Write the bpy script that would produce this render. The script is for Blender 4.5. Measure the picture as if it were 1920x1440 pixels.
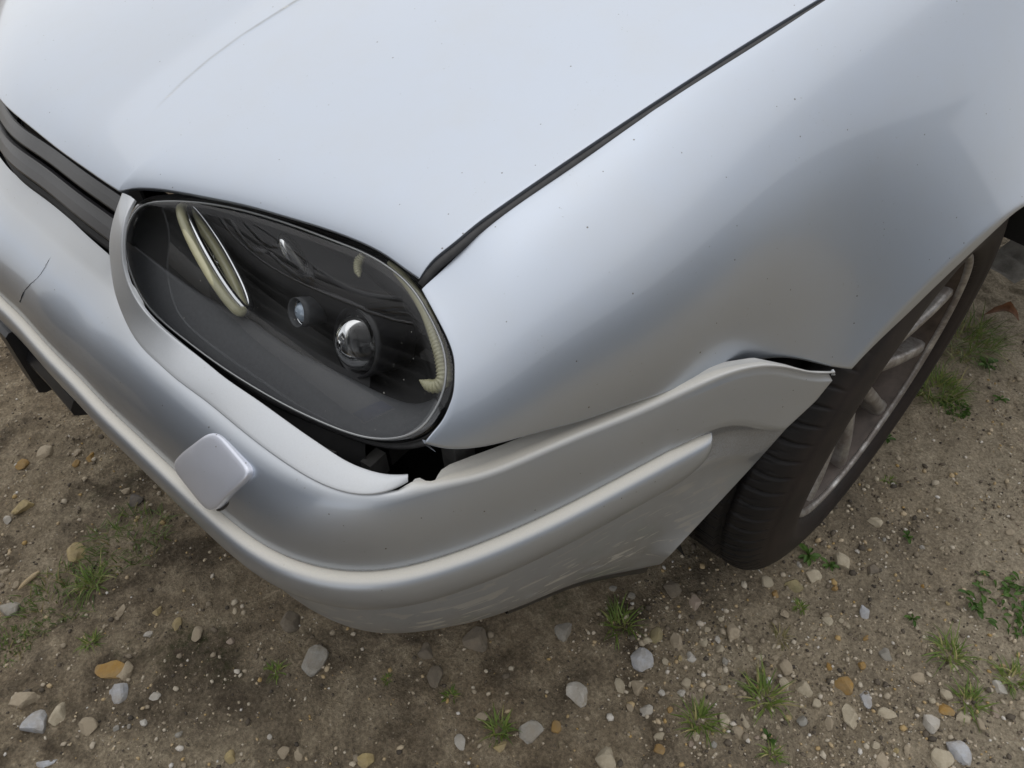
import bpy, bmesh, math, random
import numpy as np
from mathutils import Matrix, Vector
rad = math.radians
scene = bpy.context.scene
for o in list(bpy.data.objects):
    bpy.data.objects.remove(o)
random.seed(7); RNG = np.random.default_rng(11)

# ------------------------------------------------------------------ camera
# car frame: X towards the car's left side, Y rearwards, Z up, metres
def camera_axes(az, dep, roll):
    f = np.array([math.sin(az)*math.cos(dep), math.cos(az)*math.cos(dep), -math.sin(dep)])
    r = np.cross(f, [0, 0, 1]); r /= np.linalg.norm(r); u = np.cross(r, f)
    return math.cos(roll)*r+math.sin(roll)*u, -math.sin(roll)*r+math.cos(roll)*u, f
cam_data = bpy.data.cameras.new('camera')
cam_data.sensor_width = 36.0
cam_data.lens = 1418.3/1920*36.0
cam_data.clip_start = 0.02
cam_data.clip_end = 500.0
cam = bpy.data.objects.new('camera', cam_data)
scene.collection.objects.link(cam)
_r, _u, _f = camera_axes(rad(-59.05), rad(43.25), rad(-3.62))
M = Matrix.Identity(4)
for i in range(3):
    M[i][0], M[i][1], M[i][2] = _r[i], _u[i], -_f[i]
M[0][3], M[1][3], M[2][3] = 1.185, .053, 1.052
cam.matrix_world = M
scene.camera = cam

# ------------------------------------------------------------------ sky, sun, exposure (overcast)
SUN_EL, SUN_AZ = rad(78), rad(300)
world = bpy.data.worlds.new('World'); scene.world = world
world.use_nodes = True
nt = world.node_tree; nt.nodes.clear()
sky = nt.nodes.new('ShaderNodeTexSky'); sky.sky_type = 'NISHITA'; sky.sun_disc = False
sky.sun_elevation = SUN_EL; sky.sun_rotation = SUN_AZ
sky.air_density = 1.0; sky.dust_density = .6; sky.ozone_density = 1.0
hs_ = nt.nodes.new('ShaderNodeHueSaturation'); hs_.inputs['Saturation'].default_value = .05
bg = nt.nodes.new('ShaderNodeBackground'); bg.inputs['Strength'].default_value = .12
wo = nt.nodes.new('ShaderNodeOutputWorld')
nt.links.new(sky.outputs[0], hs_.inputs['Color']); nt.links.new(hs_.outputs[0], bg.inputs['Color'])
nt.links.new(bg.outputs[0], wo.inputs['Surface'])
sun_l = bpy.data.lights.new('sun', 'SUN'); sun_l.energy = .7; sun_l.angle = rad(110); sun_l.color = (1, .97, .93)
sun = bpy.data.objects.new('sun', sun_l); scene.collection.objects.link(sun)
# sun_rotation is measured clockwise from +Y seen from above
_sd = Vector((math.sin(SUN_AZ)*math.cos(SUN_EL), math.cos(SUN_AZ)*math.cos(SUN_EL), math.sin(SUN_EL)))
sun.rotation_euler = _sd.to_track_quat('Z', 'Y').to_euler()
vs = scene.view_settings
vs.view_transform = 'Standard'; vs.look = 'None'; vs.gamma = 1.0; vs.use_curve_mapping = False
vs.exposure = 0.72

# ------------------------------------------------------------------ body curves (metres, car frame)
# bumper and fender curves: s along the plan line of the bumper, d inward from it, z up
ROWF = [[0,.062,.587],[.0437,.0622,.587],[.0874,.0623,.587],[.1311,.0619,.587],[.1748,.0614,.587],[.2185,.0608,.587],[.2623,.0603,.587],[.306,.0607,.587],
    [.3497,.0619,.587],[.3934,.0612,.5869],[.4371,.057,.5867],[.4808,.0523,.5864],[.5245,.0476,.5862],[.5682,.0443,.586],[.6119,.0445,.586],[.6556,.0454,.586],
    [.6994,.0445,.586],[.7431,.0417,.586],[.7868,.0353,.586],[.8305,.0251,.586],[.8742,.0189,.5861],[.9179,.0142,.5847],[.9616,.0099,.5825],[1.0053,.0099,.5825],
    [1.049,.0101,.5818],[1.0927,.0099,.5781],[1.1365,.0083,.5765],[1.1802,.0036,.5799],[1.2239,-.0032,.581],[1.2676,-.0103,.5669],[1.3113,-.0162,.5402],[1.355,-.0196,.5197]]
ROWB = [[0,.09,.27],[.0456,.0895,.2709],[.0911,.0891,.2718],[.1367,.0886,.2727],[.1823,.0882,.2736],[.2278,.0877,.2746],[.2734,.0873,.2755],[.319,.0868,.2764],
    [.3646,.0864,.2773],[.4101,.0859,.2782],[.4557,.0855,.279],[.5013,.0845,.2804],[.5468,.0812,.2838],[.5924,.0772,.2877],[.638,.0737,.2914],[.6835,.0688,.2961],
    [.7291,.0601,.3039],[.7747,.0503,.3125],[.8203,.045,.3205],[.8658,.0449,.3225],[.9114,.0451,.3149],[.957,.045,.304],[1.0025,.045,.297],[1.0481,.045,.2905],
    [1.0937,.045,.2766],[1.1392,.045,.2531],[1.1848,.045,.2247]]
REAR = [[1.3479,-.02,.5215],[1.325,-.02,.4959],[1.2888,-.02,.4772],[1.2841,0,.4096],[1.2479,0,.3808],[1.2105,0,.3507],[1.1726,0,.3208],[1.1836,.022,.2654]]
ROWI = [[0,.087,.612],[.1535,.0957,.612],[.2506,.0934,.612],[.3835,.0889,.612],[.46,.082,.598],[.52,.062,.583],[.62,.056,.583],[.76,.052,.582],[.79,.046,.582],
    [.82,.036,.582],[.85,.027,.582],[.87,.0225,.582],[.89,.02,.582],[.9,.0196,.5841],[.906,.0259,.5839],[.912,.0261,.5835],[.917,.0189,.5833],[.922,.0187,.583],
    [.93,.0286,.5825],[.94,.0324,.5819],[.96,.034,.5811],[1,.0338,.581],[1.1,.0338,.5761],[1.2,.0216,.5798],[1.25,.0095,.5732],[1.285,-.0018,.5553],[1.31,-.009,.5395],
    [1.355,-.0136,.5182]]
RIBI = [[.4283,.0948,.698],[.4372,.0816,.69],[.4469,.0685,.672],[.4534,.0602,.652],[.4682,.056,.63],[.4864,.0584,.614],[.516,.0678,.604],[.5457,.0772,.6],
    [.5691,.0845,.598],[.6077,.0943,.597],[.6477,.1073,.596],[.6869,.1194,.595],[.7239,.131,.594],[.7458,.1386,.593],[.7659,.1464,.592],[.7812,.1565,.5905],[.793,.1675,.589],
    [.8003,.1813,.5878]]
RIBO = [[.4087,.0881,.698],[.4117,.074,.682],[.4149,.0616,.664],[.4162,.0548,.65],[.4238,.0492,.636],[.4432,.0412,.612],[.4528,.0398,.599],[.4657,.0395,.591],
    [.4842,.0407,.5875],[.5009,.0431,.5852],[.5313,.0499,.5852],[.5664,.0583,.5852],[.6097,.0716,.5852],[.653,.0833,.5852],[.6917,.0939,.5852],[.7335,.1074,.5852],
    [.764,.1201,.5852],[.7805,.13,.5852],[.7929,.141,.5852],[.8016,.1541,.5852],[.8052,.1693,.5852],[.8046,.1787,.5852]]
FT = [[.9632,.121,.6947],[.9721,.1225,.7012],[.9853,.1246,.7105],[1.0069,.1275,.7179],[1.0372,.1305,.726],[1.0613,.1321,.7326],[1.0864,.1335,.7411],[1.1431,.1366,.7533],
    [1.2003,.1394,.7704],[1.2767,.1426,.7884],[1.3387,.1445,.8017],[1.42,.1462,.8213],[1.6,.152,.8609],[1.9,.152,.9109],[2.1,.15,.93]]
FE = [[.9612,.6975],[.9616,.6952],[.9623,.6926],[.9629,.6895],[.9636,.6861],[.9645,.6792],[.9636,.6716],[.9597,.6636],[.9528,.6524],[.9465,.6458],[.9404,.6402],
    [.9335,.6356],[.9281,.6324],[.9221,.6283]]
FB = [[.9212,.6282],[.9258,.6236],[.9405,.6177],[.9593,.6119],[.9928,.6069],[1.0287,.6013],[1.0612,.5939],[1.0865,.5909],[1.1289,.5835],[1.1758,.5749],[1.2129,.5679],
    [1.2505,.5622],[1.287,.5544],[1.31,.5455],[1.3323,.5345],[1.3546,.5236],[1.3701,.5197]]
FA = [[1.3701,.5197],[1.3847,.528],[1.404,.5404],[1.4279,.5514],[1.4575,.5679],[1.491,.5854],[1.5255,.6019],[1.5612,.6177],[1.5913,.6287]]
HF = [[.0556,.019,.6969],[.1762,.0377,.6986],[.2647,.0547,.6986],[.3361,.0711,.6981],[.383,.0827,.6974],[.3995,.0872,.6972],[.4027,.092,.6981],[.406,.0979,.6992],
    [.4129,.1049,.7004],[.4251,.1148,.7018],[.4551,.1348,.7039],[.4855,.1531,.7054],[.5216,.1745,.7069],[.5637,.1965,.7075],[.6043,.2169,.7075],[.6452,.235,.7065],
    [.6786,.2457,.7044],[.703,.2505,.702],[.7161,.2536,.7008]]
HS = [[.7161,.2536,.7008],[.7158,.2572,.7042],[.7154,.2657,.7107],[.717,.2825,.7197],[.716,.3087,.7293],[.7153,.3303,.7356],[.7147,.3533,.7416],[.713,.4227,.7594],
    [.7121,.4822,.7747],[.7116,.557,.7926],[.7118,.617,.8063],[.7124,.6822,.8207]]
CREASE = [[.33,.1504],[.3214,.1634],[.3039,.1937],[.2883,.2308],[.2771,.2741],[.2678,.3455]]
LENS = [[.4063,.0978,.6829],[.4213,.1138,.6894],[.4486,.1367,.6936],[.4864,.1641,.6957],[.5268,.1883,.6954],[.5698,.2096,.6946],[.6138,.228,.6944],[.6478,.2405,.695],
    [.6847,.2497,.6933],[.7116,.2529,.6895],[.7377,.2519,.682],[.7595,.2493,.6739],[.7779,.2448,.6645],[.7886,.2385,.6549],[.7956,.2303,.6442],[.7976,.2189,.6314],
    [.7964,.2074,.6193],[.7862,.1938,.6077],[.7704,.1811,.5986],[.7433,.1657,.5903],[.7115,.1516,.5849],[.6647,.1329,.58],[.6131,.1141,.578],[.5582,.0952,.5798],
    [.5084,.0791,.5859],[.4723,.0679,.5933],[.4432,.0619,.6053],[.4199,.0632,.6254],[.4066,.0688,.6445],[.4018,.0769,.6598],[.4024,.0879,.6738]]
LCO = [.6245,-.0634,.0849,.0136,.0076,-.0116,-.0042,-.0006,.0022,.0033]
ARC_ = [[.6614,.2512,.6865],[.6768,.2526,.6834],[.6968,.2536,.6789],[.7151,.2531,.6735],[.7326,.2506,.6662],[.7479,.247,.6584],[.7602,.2436,.6515],[.7688,.2399,.6452],
    [.7735,.2356,.6394],[.7712,.2308,.635],[.7638,.2267,.6328],[.754,.2236,.6325]]
ARC2_ = [[.6298,.2403,.6817],[.6303,.2348,.6764],[.634,.2317,.6723],[.64,.2297,.6685]]
RING_ = [[.5447,.1374,.6128],[.5453,.1348,.6151],[.5423,.1323,.6195],[.5359,.13,.6255],[.5265,.128,.6328],[.5147,.1264,.641],[.5012,.1255,.6495],[.487,.1251,.6577],
    [.4729,.1254,.6652],[.4599,.1264,.6714],[.4488,.128,.6759],[.4405,.1301,.6784],[.4356,.1325,.6785],[.4345,.1351,.6764],[.4373,.1378,.672],[.4439,.1402,.6658],
    [.4537,.1423,.6581],[.4662,.1439,.6496],[.4802,.1449,.6408],[.4949,.1451,.6323],[.5092,.1447,.6248],[.5221,.1436,.6188],[.5327,.1419,.6147],[.5404,.1398,.6126]]
PROJ_ = [.6656,.2127,.6198]
PROJ2_ = [.5975,.1855,.624]
BULB_ = [.5547,.1988,.6599]
FLOOR_ = [[.4264,.0756,.652],[.4577,.096,.628],[.5006,.1175,.612],[.5398,.1378,.605],[.5992,.1547,.602],[.6475,.1733,.6],[.6924,.1914,.6],[.7349,.2086,.602],
    [.7526,.2184,.606],[.769,.2284,.622]]
WASH = [[.6113,.5163],[.6687,.5778],[.7428,.5759],[.6892,.5116]]
CRACK = [[.289,.0604,.5961],[.2801,.054,.5839],[.284,.0417,.5765],[.2802,.0304,.5675],[.2658,.0184,.5543],[.2559,.011,.5428],[.2464,.0053,.5303]]
STONES = [[.133,-.2,.0341,.0536,'y','flat yellow stone left of the dark grass patch'],[.189,-.308,.04,.0328,'g','grey stone at the left edge below the pale twig'],
    [.291,-.159,.0167,.0355,'t','narrow tan stone right of the leafy grass at lower left'],[.324,-.114,.0155,.0197,'y',''],[.37,-.093,.0142,.0249,'y',''],
    [.404,-.072,.0195,.029,'t',''],[.359,-.134,.0171,.0126,'w',''],[.468,.059,.0341,.0453,'b','brown dirt-covered lump under the bumper corner'],
    [.555,.059,.0467,.0477,'g','large grey block-like stone in front of the bumper corner'],[.665,.276,.0387,.0425,'b','flat earth-brown stone half buried below the bumper'],
    [.633,.205,.0304,.0264,'b',''],[.677,.197,.0249,.0379,'b',''],[.391,-.196,.0549,.0341,'o','long ochre stone, the most orange one at lower left'],
    [.406,-.177,.0253,.0337,'t','pale tan stone touching the long ochre stone'],[.433,-.192,.0371,.0367,'l','blue-grey stone just below the long ochre stone'],
    [.366,-.314,.0488,.0351,'t','wide tan stone at the lower left edge'],[.41,-.302,.0439,.0401,'l','blue-grey rounded stone below the wide tan stone, lower left'],
    [.418,-.275,.0256,.0398,'c','cream triangular stone beside the blue-grey one, lower left'],[.463,-.24,.0305,.0255,'t',''],[.474,-.15,.0181,.012,'w',''],
    [.48,-.299,.0352,.0145,'l','thin pale slab at the bottom edge, lower left'],[.653,-.025,.0158,.023,'t',''],[.664,-.006,.0182,.0219,'t',''],
    [.725,.063,.0324,.0272,'y','yellow-cream crumbly stone at the bottom edge, left of centre'],[.618,-.085,.0187,.0183,'y',''],[.775,.181,.016,.024,'w',''],
    [.764,.222,.021,.0145,'t',''],[.813,.221,.0271,.0153,'y','cream stone under the roots of the bottom-centre grass tuft'],
    [.723,.394,.0279,.0385,'g','grey angular stone in a crack below the bumper side'],[.799,.586,.0263,.0357,'p','pinkish rounded stone in front of the tyre'],
    [.764,.574,.0299,.0338,'b','earth-brown stone against the shadow of the tyre'],[.829,.454,.035,.044,'l','large blue-white stone below the tuft in front of the tyre'],
    [.813,.353,.0326,.0372,'w','white stone with a yellow side, right of bottom centre'],[.865,.598,.026,.0312,'t','tan stone standing alone in front of the tyre'],
    [.832,.516,.022,.0387,'t','upright tan stone beside the mossy stone'],[.857,.55,.0136,.0235,'c',''],
    [.806,.483,.0253,.0183,'c','cream slab at the foot of the tuft in front of the tyre'],[.811,.5,.0212,.0366,'m','mossy green-brown stone between two tan stones'],
    [.862,.519,.0169,.0162,'w',''],[.839,.406,.0156,.0256,'c',''],[.852,.429,.0247,.0276,'t','warm tan stone between two cream pebbles, lower centre right'],
    [.889,.486,.0157,.0189,'c',''],[.895,.471,.0115,.0148,'w',''],[.955,.495,.0205,.0276,'c','cream rough stone right of the widest bottom tuft'],
    [.877,.824,.0331,.034,'c','cream stone just right of the low weed by the tyre'],[.871,.768,.0249,.0299,'c','tan-cream stone under the low weed by the tyre'],
    [.864,.73,.0301,.0273,'m','mossy tan stone in front of the tyre tread'],[.838,.7,.0181,.025,'c',''],
    [.862,.93,.0278,.0238,'c','cream stone farthest right along the tyre sidewall'],[.917,.85,.0285,.0205,'b','dark brown stone on bare dirt right of the tyre'],
    [.957,.779,.0174,.0275,'l',''],[.949,.618,.0197,.0237,'t',''],[.983,.621,.0257,.0308,'c','grey-cream rounded stone right of the green tuft, lower right'],
    [.965,.599,.0162,.0194,'c',''],[1.041,.679,.02,.0313,'l','upright blue-grey stone in the lower right gravel'],
    [1.013,.671,.0287,.0282,'o','ochre mossy stone above the big cream stone, lower right'],[1.045,.642,.03,.0411,'c','big cream stone with moss, lower right gravel'],
    [1.072,.682,.0304,.0208,'c','cream flat slab right of the big mossy cream stone'],[1.064,.758,.0269,.0194,'t','flat tan stone left of the lower-right tufts'],
    [1.017,.75,.0224,.0194,'g',''],[1.114,.714,.0246,.0295,'w','whitish angular stone near the lower right corner'],
    [1.131,.761,.0269,.0215,'c','cream stone below the right-hand tuft'],[1.152,.767,.0153,.0237,'t',''],
    [1.113,.75,.0223,.0214,'o','ochre rounded stone left of the right-hand tuft'],[1.099,.767,.0198,.0216,'c',''],
    [1.156,.712,.0333,.0504,'l','large white-grey stone, the biggest in the lower right corner'],
    [1.149,.687,.026,.0281,'c','cream stone touching the big white-grey corner stone'],
    [1.108,.625,.0212,.0254,'t','tan stone at the bottom edge, right of the orange pebbles'],
    [.902,.332,.0357,.0333,'c','broad cream stone at the bottom edge, right of centre'],[.835,.3,.0176,.024,'o',''],
    [.819,.267,.036,.0336,'g','broad dusty grey-tan stone right of the bottom-centre tuft'],[1.137,.831,.0231,.0277,'w','white stone against the tuft at the right edge'],
    [.936,.393,.0152,.0182,'o',''],[.972,.514,.0115,.0198,'c',''],[.977,.495,.018,.0186,'t',''],[1.037,.603,.0143,.0202,'t',''],[1.01,.614,.017,.0173,'c',''],
    [.922,.407,.0153,.0135,'c',''],[.982,.675,.0105,.0147,'o',''],[.935,.723,.0152,.0204,'c',''],[.859,.698,.0126,.0151,'o',''],
    [-.134,-.201,.0385,.0347,'t','pale tan stone high on the left edge below the bumper'],[-.132,-.246,.0254,.0246,'o',''],[-.073,-.159,.014,.0238,'o',''],
    [.048,-.097,.0176,.0184,'t',''],[-.024,-.259,.0391,.0428,'y','yellow mossy stone at the left edge'],
    [.082,-.085,.0345,.0311,'d','dark slate stone in the shade left of the washer cover'],[-.077,-.133,.0163,.0238,'o',''],[-.013,-.289,.0161,.0166,'w',''],
    [-.102,-.152,.0189,.017,'t',''],[.738,.513,.0156,.0146,'g',''],[.711,.498,.0122,.0126,'g',''],[.894,.525,.0101,.0121,'t',''],[.864,.57,.0086,.0123,'w',''],
    [.846,.766,.0093,.0134,'w',''],[1.118,.659,.0103,.0165,'t',''],[1.09,.631,.0119,.0102,'c',''],[1.001,.569,.0117,.012,'y',''],[.923,.522,.0133,.014,'c',''],
    [.939,.578,.0119,.0142,'t',''],[.878,.449,.0099,.0118,'w',''],[.845,.343,.0097,.0097,'t',''],[.87,.398,.0114,.0117,'t',''],[1.033,.776,.0091,.0109,'c',''],
    [.958,.742,.009,.013,'c',''],[.954,.663,.0105,.0105,'t',''],[.9,.599,.0103,.0144,'c',''],[.93,.618,.0103,.0103,'t','']]
TUFTS = [[.766,.466,.0408,'grass','green and yellow grass tuft close to the tyre'],[.937,.463,.0375,'grass','wide star-shaped green grass tuft, bottom centre right'],
    [.961,.563,.0436,'grass','dense green grass tuft among the tan stones, lower right'],[1.069,.821,.0406,'grass','spreading grass tuft on bare dirt right of the gravel'],
    [1.125,.785,.0326,'grass','leaning grass tuft above the cream stone, lower right'],[1.14,.855,.0336,'grass','grass tuft at the right edge, lower right'],
    [.792,.233,.0305,'grass','yellow-green grass tuft on the bottom edge at centre'],[1.022,.513,.0196,'grass','thin grass sprig at the bottom edge below the clover'],
    [.914,.649,.0227,'dry','half-dry thin sprig in front of the tyre'],[.712,.203,.0148,'grass','tiny grass sprig left of the bottom-centre tuft'],
    [.538,.01,.0192,'grass','short dark grass sprig left of the large grey stone'],[.64,.139,.0101,'grass','smallest grass sprig right of the large grey stone'],
    [.67,1.446,.0796,'dense','thick long grass behind the wheel at the right edge'],[.73,1.278,.052,'dense','low green grass tuft beside the tyre sidewall'],
    [.817,1.02,.0135,'grass','tiny sprout right of the wheel'],[.159,-.118,.0689,'dark','dark mossy grass patch under the front of the bumper'],
    [.212,-.247,.064,'dark','loose dark grass patch at lower left'],[.215,-.186,.0409,'grass','brighter grass clump right of the pale twig'],
    [.259,-.323,.0348,'dark','dark grass clump cut by the left edge'],[.321,-.213,.0215,'grass','sparse grass sprig below the lower-left grass patch'],
    [1.07,.955,.0569,'weed','large flat leafy weed at the right edge'],[.843,.788,.0281,'weed','low leafy weed beside the front of the tyre'],
    [.874,.802,.0187,'weed','small clover-like weed beside the cream stone by the tyre'],[1.005,.525,.0148,'weed','pale clover rosette below the dense lower-right tuft'],
    [.781,1.262,.0326,'weed','broad-leaved weed below the low grass by the tyre'],[.744,1.417,.0276,'weed','small leafy weed below the thick long grass'],
    [.816,1.348,.0169,'weed','lone two-leaved seedling on dark soil at the right'],[.757,1.093,.0195,'weed','small weed touching the tyre sidewall'],
    [.911,.942,.0139,'weed','faint seedling on the bare dirt right of the tyre'],[1.006,.822,.0148,'weed','pale seedling near the middle of the bare dirt patch'],
    [.897,.708,.0144,'grass','pale grass sprig among the pebbles in front of the tyre']]
TWIG = [[.1574,-.2925,0],[.1404,-.2574,0]]
LEAF = [.6796,1.5649,0]
def cspline(x,y):
    """natural cubic spline; y may be (n,k)"""
    x=np.asarray(x,float); y=np.asarray(y,float)
    n=len(x); h=np.diff(x)
    A=np.zeros((n,n)); b=np.zeros(y.shape)
    A[0,0]=A[-1,-1]=1
    for i in range(1,n-1):
        A[i,i-1]=h[i-1];A[i,i]=2*(h[i-1]+h[i]);A[i,i+1]=h[i]
        b[i]=3*((y[i+1]-y[i])/h[i]-(y[i]-y[i-1])/h[i-1])
    c=np.linalg.solve(A,b)
    def f(t):
        t=np.asarray(t,float); i=np.clip(np.searchsorted(x,t)-1,0,n-2)
        d=t-x[i]; hi=h[i]
        if y.ndim>1: d=d[...,None]; hi=hi[...,None]
        B=(y[i+1]-y[i])/hi-hi*(2*c[i]+c[i+1])/3; D=(c[i+1]-c[i])/(3*hi)
        return y[i]+B*d+c[i]*d**2+D*d**3
    return f
def whit(y,w,lam):
    n=len(y); D=np.diff(np.eye(n),3,axis=0)
    return np.linalg.solve(np.diag(w)+lam*D.T@D,w*y)
PATH=[(0,-.104),(.08,-.099),(.148,-.087),(.206,-.072),(.291,-.0535),(.345,-.041),(.394,-.029),(.45,-.0165),(.505,-.002),(.552,.0105),(.593,.0215),(.642,.0345),(.69,.0485),(.727,.062),(.759,.0795),(.785,.100),(.8045,.1225),(.820,.150),(.830,.180),(.837,.208),(.843,.242),(.848,.281),(.8515,.325),(.8545,.38),(.8575,.44),(.862,.55),(.866,.75),(.867,1.0),(.866,1.4)]
_P=np.array(PATH); 
def _mk():
    q=np.r_[0,np.cumsum(np.hypot(*np.diff(_P,axis=0).T))]
    f=cspline(q,_P); tt=np.linspace(0,q[-1],1600); xy=f(tt)
    # smooth: keep symmetry at centre
    w=np.ones(len(tt)); n=len(tt)
    L=np.r_[0,np.cumsum(np.hypot(*np.diff(xy,axis=0).T))]
    return L,xy
PS,PXY=_mk()
def smooth_path(it=6,k=25):
    global PS,PXY
    xy=PXY.copy()
    m=np.vstack([xy[1:k*4+1][::-1]*[-1,1],xy,2*xy[-1]-xy[-k*4-1:-1][::-1]])
    ker=np.hanning(2*k+1);ker/=ker.sum()
    for _ in range(it): 
        m=np.stack([np.convolve(m[:,i],ker,'same') for i in (0,1)],1)
        m[:k*4]=m[k*4+1:k*8+1][::-1]*[-1,1]
    PXY=m[k*4:k*4+len(xy)]; PXY[0,0]=0
    PS=np.r_[0,np.cumsum(np.hypot(*np.diff(PXY,axis=0).T))]
smooth_path(3,20)
_T=np.gradient(PXY,axis=0);_T/=np.linalg.norm(_T,axis=1)[:,None]
PN=np.stack([_T[:,1],-_T[:,0]],1) # outward normal
def path(s):
    s=np.asarray(s,float)
    x=np.stack([np.interp(s,PS,PXY[:,i]) for i in (0,1)],-1)
    n=np.stack([np.interp(s,PS,PN[:,i]) for i in (0,1)],-1); n/=np.linalg.norm(n,axis=-1,keepdims=True)
    return x,n
def sdz(s,d,z):
    x,n=path(s); q=x-n*np.asarray(d)[...,None]
    return np.concatenate([q,np.broadcast_to(z,q.shape[:-1])[...,None]],-1)
def to_sd(xy):
    """plan point -> (s, inward d): foot of the normal"""
    out=[]
    for q in np.atleast_2d(xy):
        v=q-PXY; dd=np.einsum('ij,ij->i',v,_T)  # zero crossing of tangential comp
        k=np.where((dd[:-1]>0)&(dd[1:]<=0))[0]
        if len(k)==0: k=[np.argmin((v**2).sum(1))]
        k=min(k,key=lambda i:(v[i]**2).sum())
        k2=min(k+1,len(PS)-1); a=dd[k]/(dd[k]-dd[k2]+1e-12) if k2>k else 0
        s=PS[k]+a*(PS[k2]-PS[k]); x,n=path(s)
        out.append((s,-(q-x)@n))
    return np.array(out)
# ---- fender: inward offset of the wall as a function of (s, z)
ARC=(.884,.300); ARR=.329
def prof(u,k=.955):
    u=np.clip(u,0,1); return (1-np.sqrt(1-(k*u)**2.15))/(1-np.sqrt(1-k**2.15))
_FTC={}
def fender_top(s):
    """smooth depth and height of the fender's upper edge along s, from FT = [(s,d,z)]"""
    if 'f' not in _FTC:
        a=np.array(FT); g=np.linspace(a[0,0]-.06,a[-1,0],160)
        y=np.stack([whit(np.interp(g,a[:,0],a[:,k]),np.ones(160),400.) for k in (1,2)],1)
        _FTC['f']=cspline(g[::8],y[::8]); _FTC['r']=(g[0],g[-1])
    v=_FTC['f'](np.clip(s,*_FTC['r'])); return v[...,0],v[...,1]
def fender_d(s,z):
    s=np.asarray(s,float); z=np.asarray(z,float)
    dt,zt=fender_top(s)
    zb=.592
    db=.012+.022*sstep((s-1.12)/.28)
    u=(z-zb)/(zt-zb)
    d=db+(dt-db)*prof(u)
    xy,n=path(s)
    rho=np.hypot(xy[...,1]-ARC[0],z-ARC[1])-ARR
    t=np.clip(1-rho/.20,0,1)
    d=d-.054*t**2.3
    return d
# ---- hood height
def hood_base(x,y):
    return .700+.25*(y-(.03+.43*x*x))
def sstep(t): t=np.clip(t,0,1); return t*t*(3-2*t)
def hood_z(x,y,yf):
    de=np.maximum(y-yf,0)
    z=hood_base(x,y)+.016*(1-np.exp(-de/.022))-.07*np.maximum(y-.45,0)**2
    # raised centre panel, its edge a crease running back
    cr=np.array(CREASE); cr=np.vstack([cr,[[.262,.45],[.262,1.4]]]); yy=np.linspace(cr[0,1],1.4,60); xx=np.interp(yy,cr[:,1],cr[:,0])
    for _ in range(6): xx[1:-1]=.25*xx[:-2]+.5*xx[1:-1]+.25*xx[2:]
    cx=np.interp(y,yy,xx)
    amp=sstep((y-.16)/.16)
    w=(cx-np.abs(x))
    z=z+amp*(.0017*sstep((w+.003)/.006)*np.exp(-np.maximum(w,0)/.12))
    return z

# ------------------------------------------------------------------ helpers
FAR = 1.16
COL = scene.collection
def empty(name, loc=(0, 0, 0), parent=None):
    o = bpy.data.objects.new(name, None); COL.objects.link(o); o.location = loc
    if parent: o.parent = parent
    return o
def tag(o, label, cat=None, group=None, kind=None):
    if label: o['label'] = label
    if cat: o['category'] = cat
    if group: o['group'] = group
    if kind: o['kind'] = kind
    return o
def mesh_obj(name, V, F, mat, parent=None, smooth=True, attrs=None, mats=None, fmat=None):
    me = bpy.data.meshes.new(name)
    V = np.asarray(V, float)
    me.from_pydata([tuple(v) for v in V], [], [tuple(int(i) for i in f) for f in F])
    me.update()
    if smooth:
        me.polygons.foreach_set('use_smooth', [True]*len(me.polygons))
    for m in (mats or [mat]):
        me.materials.append(m)
    if fmat is not None:
        me.polygons.foreach_set('material_index', [int(i) for i in fmat])
    for k, a in (attrs or {}).items():
        at = me.attributes.new(k, 'FLOAT', 'POINT'); at.data.foreach_set('value', np.asarray(a, np.float32).ravel())
    o = bpy.data.objects.new(name, me); COL.objects.link(o)
    if parent: o.parent = parent
    return o
def grid_faces(n, m, closed_u=False, flip=False, off=0):
    F = []
    for i in range(n if closed_u else n-1):
        for j in range(m-1):
            a, b = i*m+j, ((i+1) % n)*m+j
            q = (a, b, b+1, a+1)
            F.append(tuple(off+k for k in (q[::-1] if flip else q)))
    return F
def gnormals(P, flip=False):
    du = np.gradient(P, axis=0); dv = np.gradient(P, axis=1)
    n = np.cross(du, dv); n /= np.linalg.norm(n, axis=-1, keepdims=True)+1e-12
    return -n if flip else n
def hem(P, flip=False, sides=('u0', 'u1', 'v0', 'v1'), r=.0016, depth=.012):
    """roll the border of a grid inwards: a small radius, then a return flange"""
    for sd in sides:
        n = gnormals(P, flip)
        if sd == 'u0': e, q, ne = P[0], P[1], n[0]
        if sd == 'u1': e, q, ne = P[-1], P[-2], n[-1]
        if sd == 'v0': e, q, ne = P[:, 0], P[:, 1], n[:, 0]
        if sd == 'v1': e, q, ne = P[:, -1], P[:, -2], n[:, -1]
        o = e-q; o -= ne*np.sum(o*ne, -1, keepdims=True); o /= np.linalg.norm(o, axis=-1, keepdims=True)+1e-12
        rows = [e+o*r*math.sin(a)-ne*r*(1-math.cos(a)) for a in (rad(30), rad(60), rad(90))]
        rows.append(e+o*r-ne*depth)
        rows = np.stack(rows, 0)
        if sd == 'u0': P = np.concatenate([rows[::-1], P], 0)
        if sd == 'u1': P = np.concatenate([P, rows], 0)
        if sd == 'v0': P = np.concatenate([np.moveaxis(rows[::-1], 0, 1), P], 1)
        if sd == 'v1': P = np.concatenate([P, np.moveaxis(rows, 0, 1)], 1)
    return P
def grid_obj(name, P, mat, parent=None, flip=False, closed_u=False, attrs=None, mirror=False):
    n, m = P.shape[:2]
    V = P.reshape(-1, 3).copy()
    if mirror:
        V[:, 0] *= -FAR; flip = not flip
    return mesh_obj(name, V, grid_faces(n, m, closed_u, flip), mat, parent, attrs=attrs)
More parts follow.
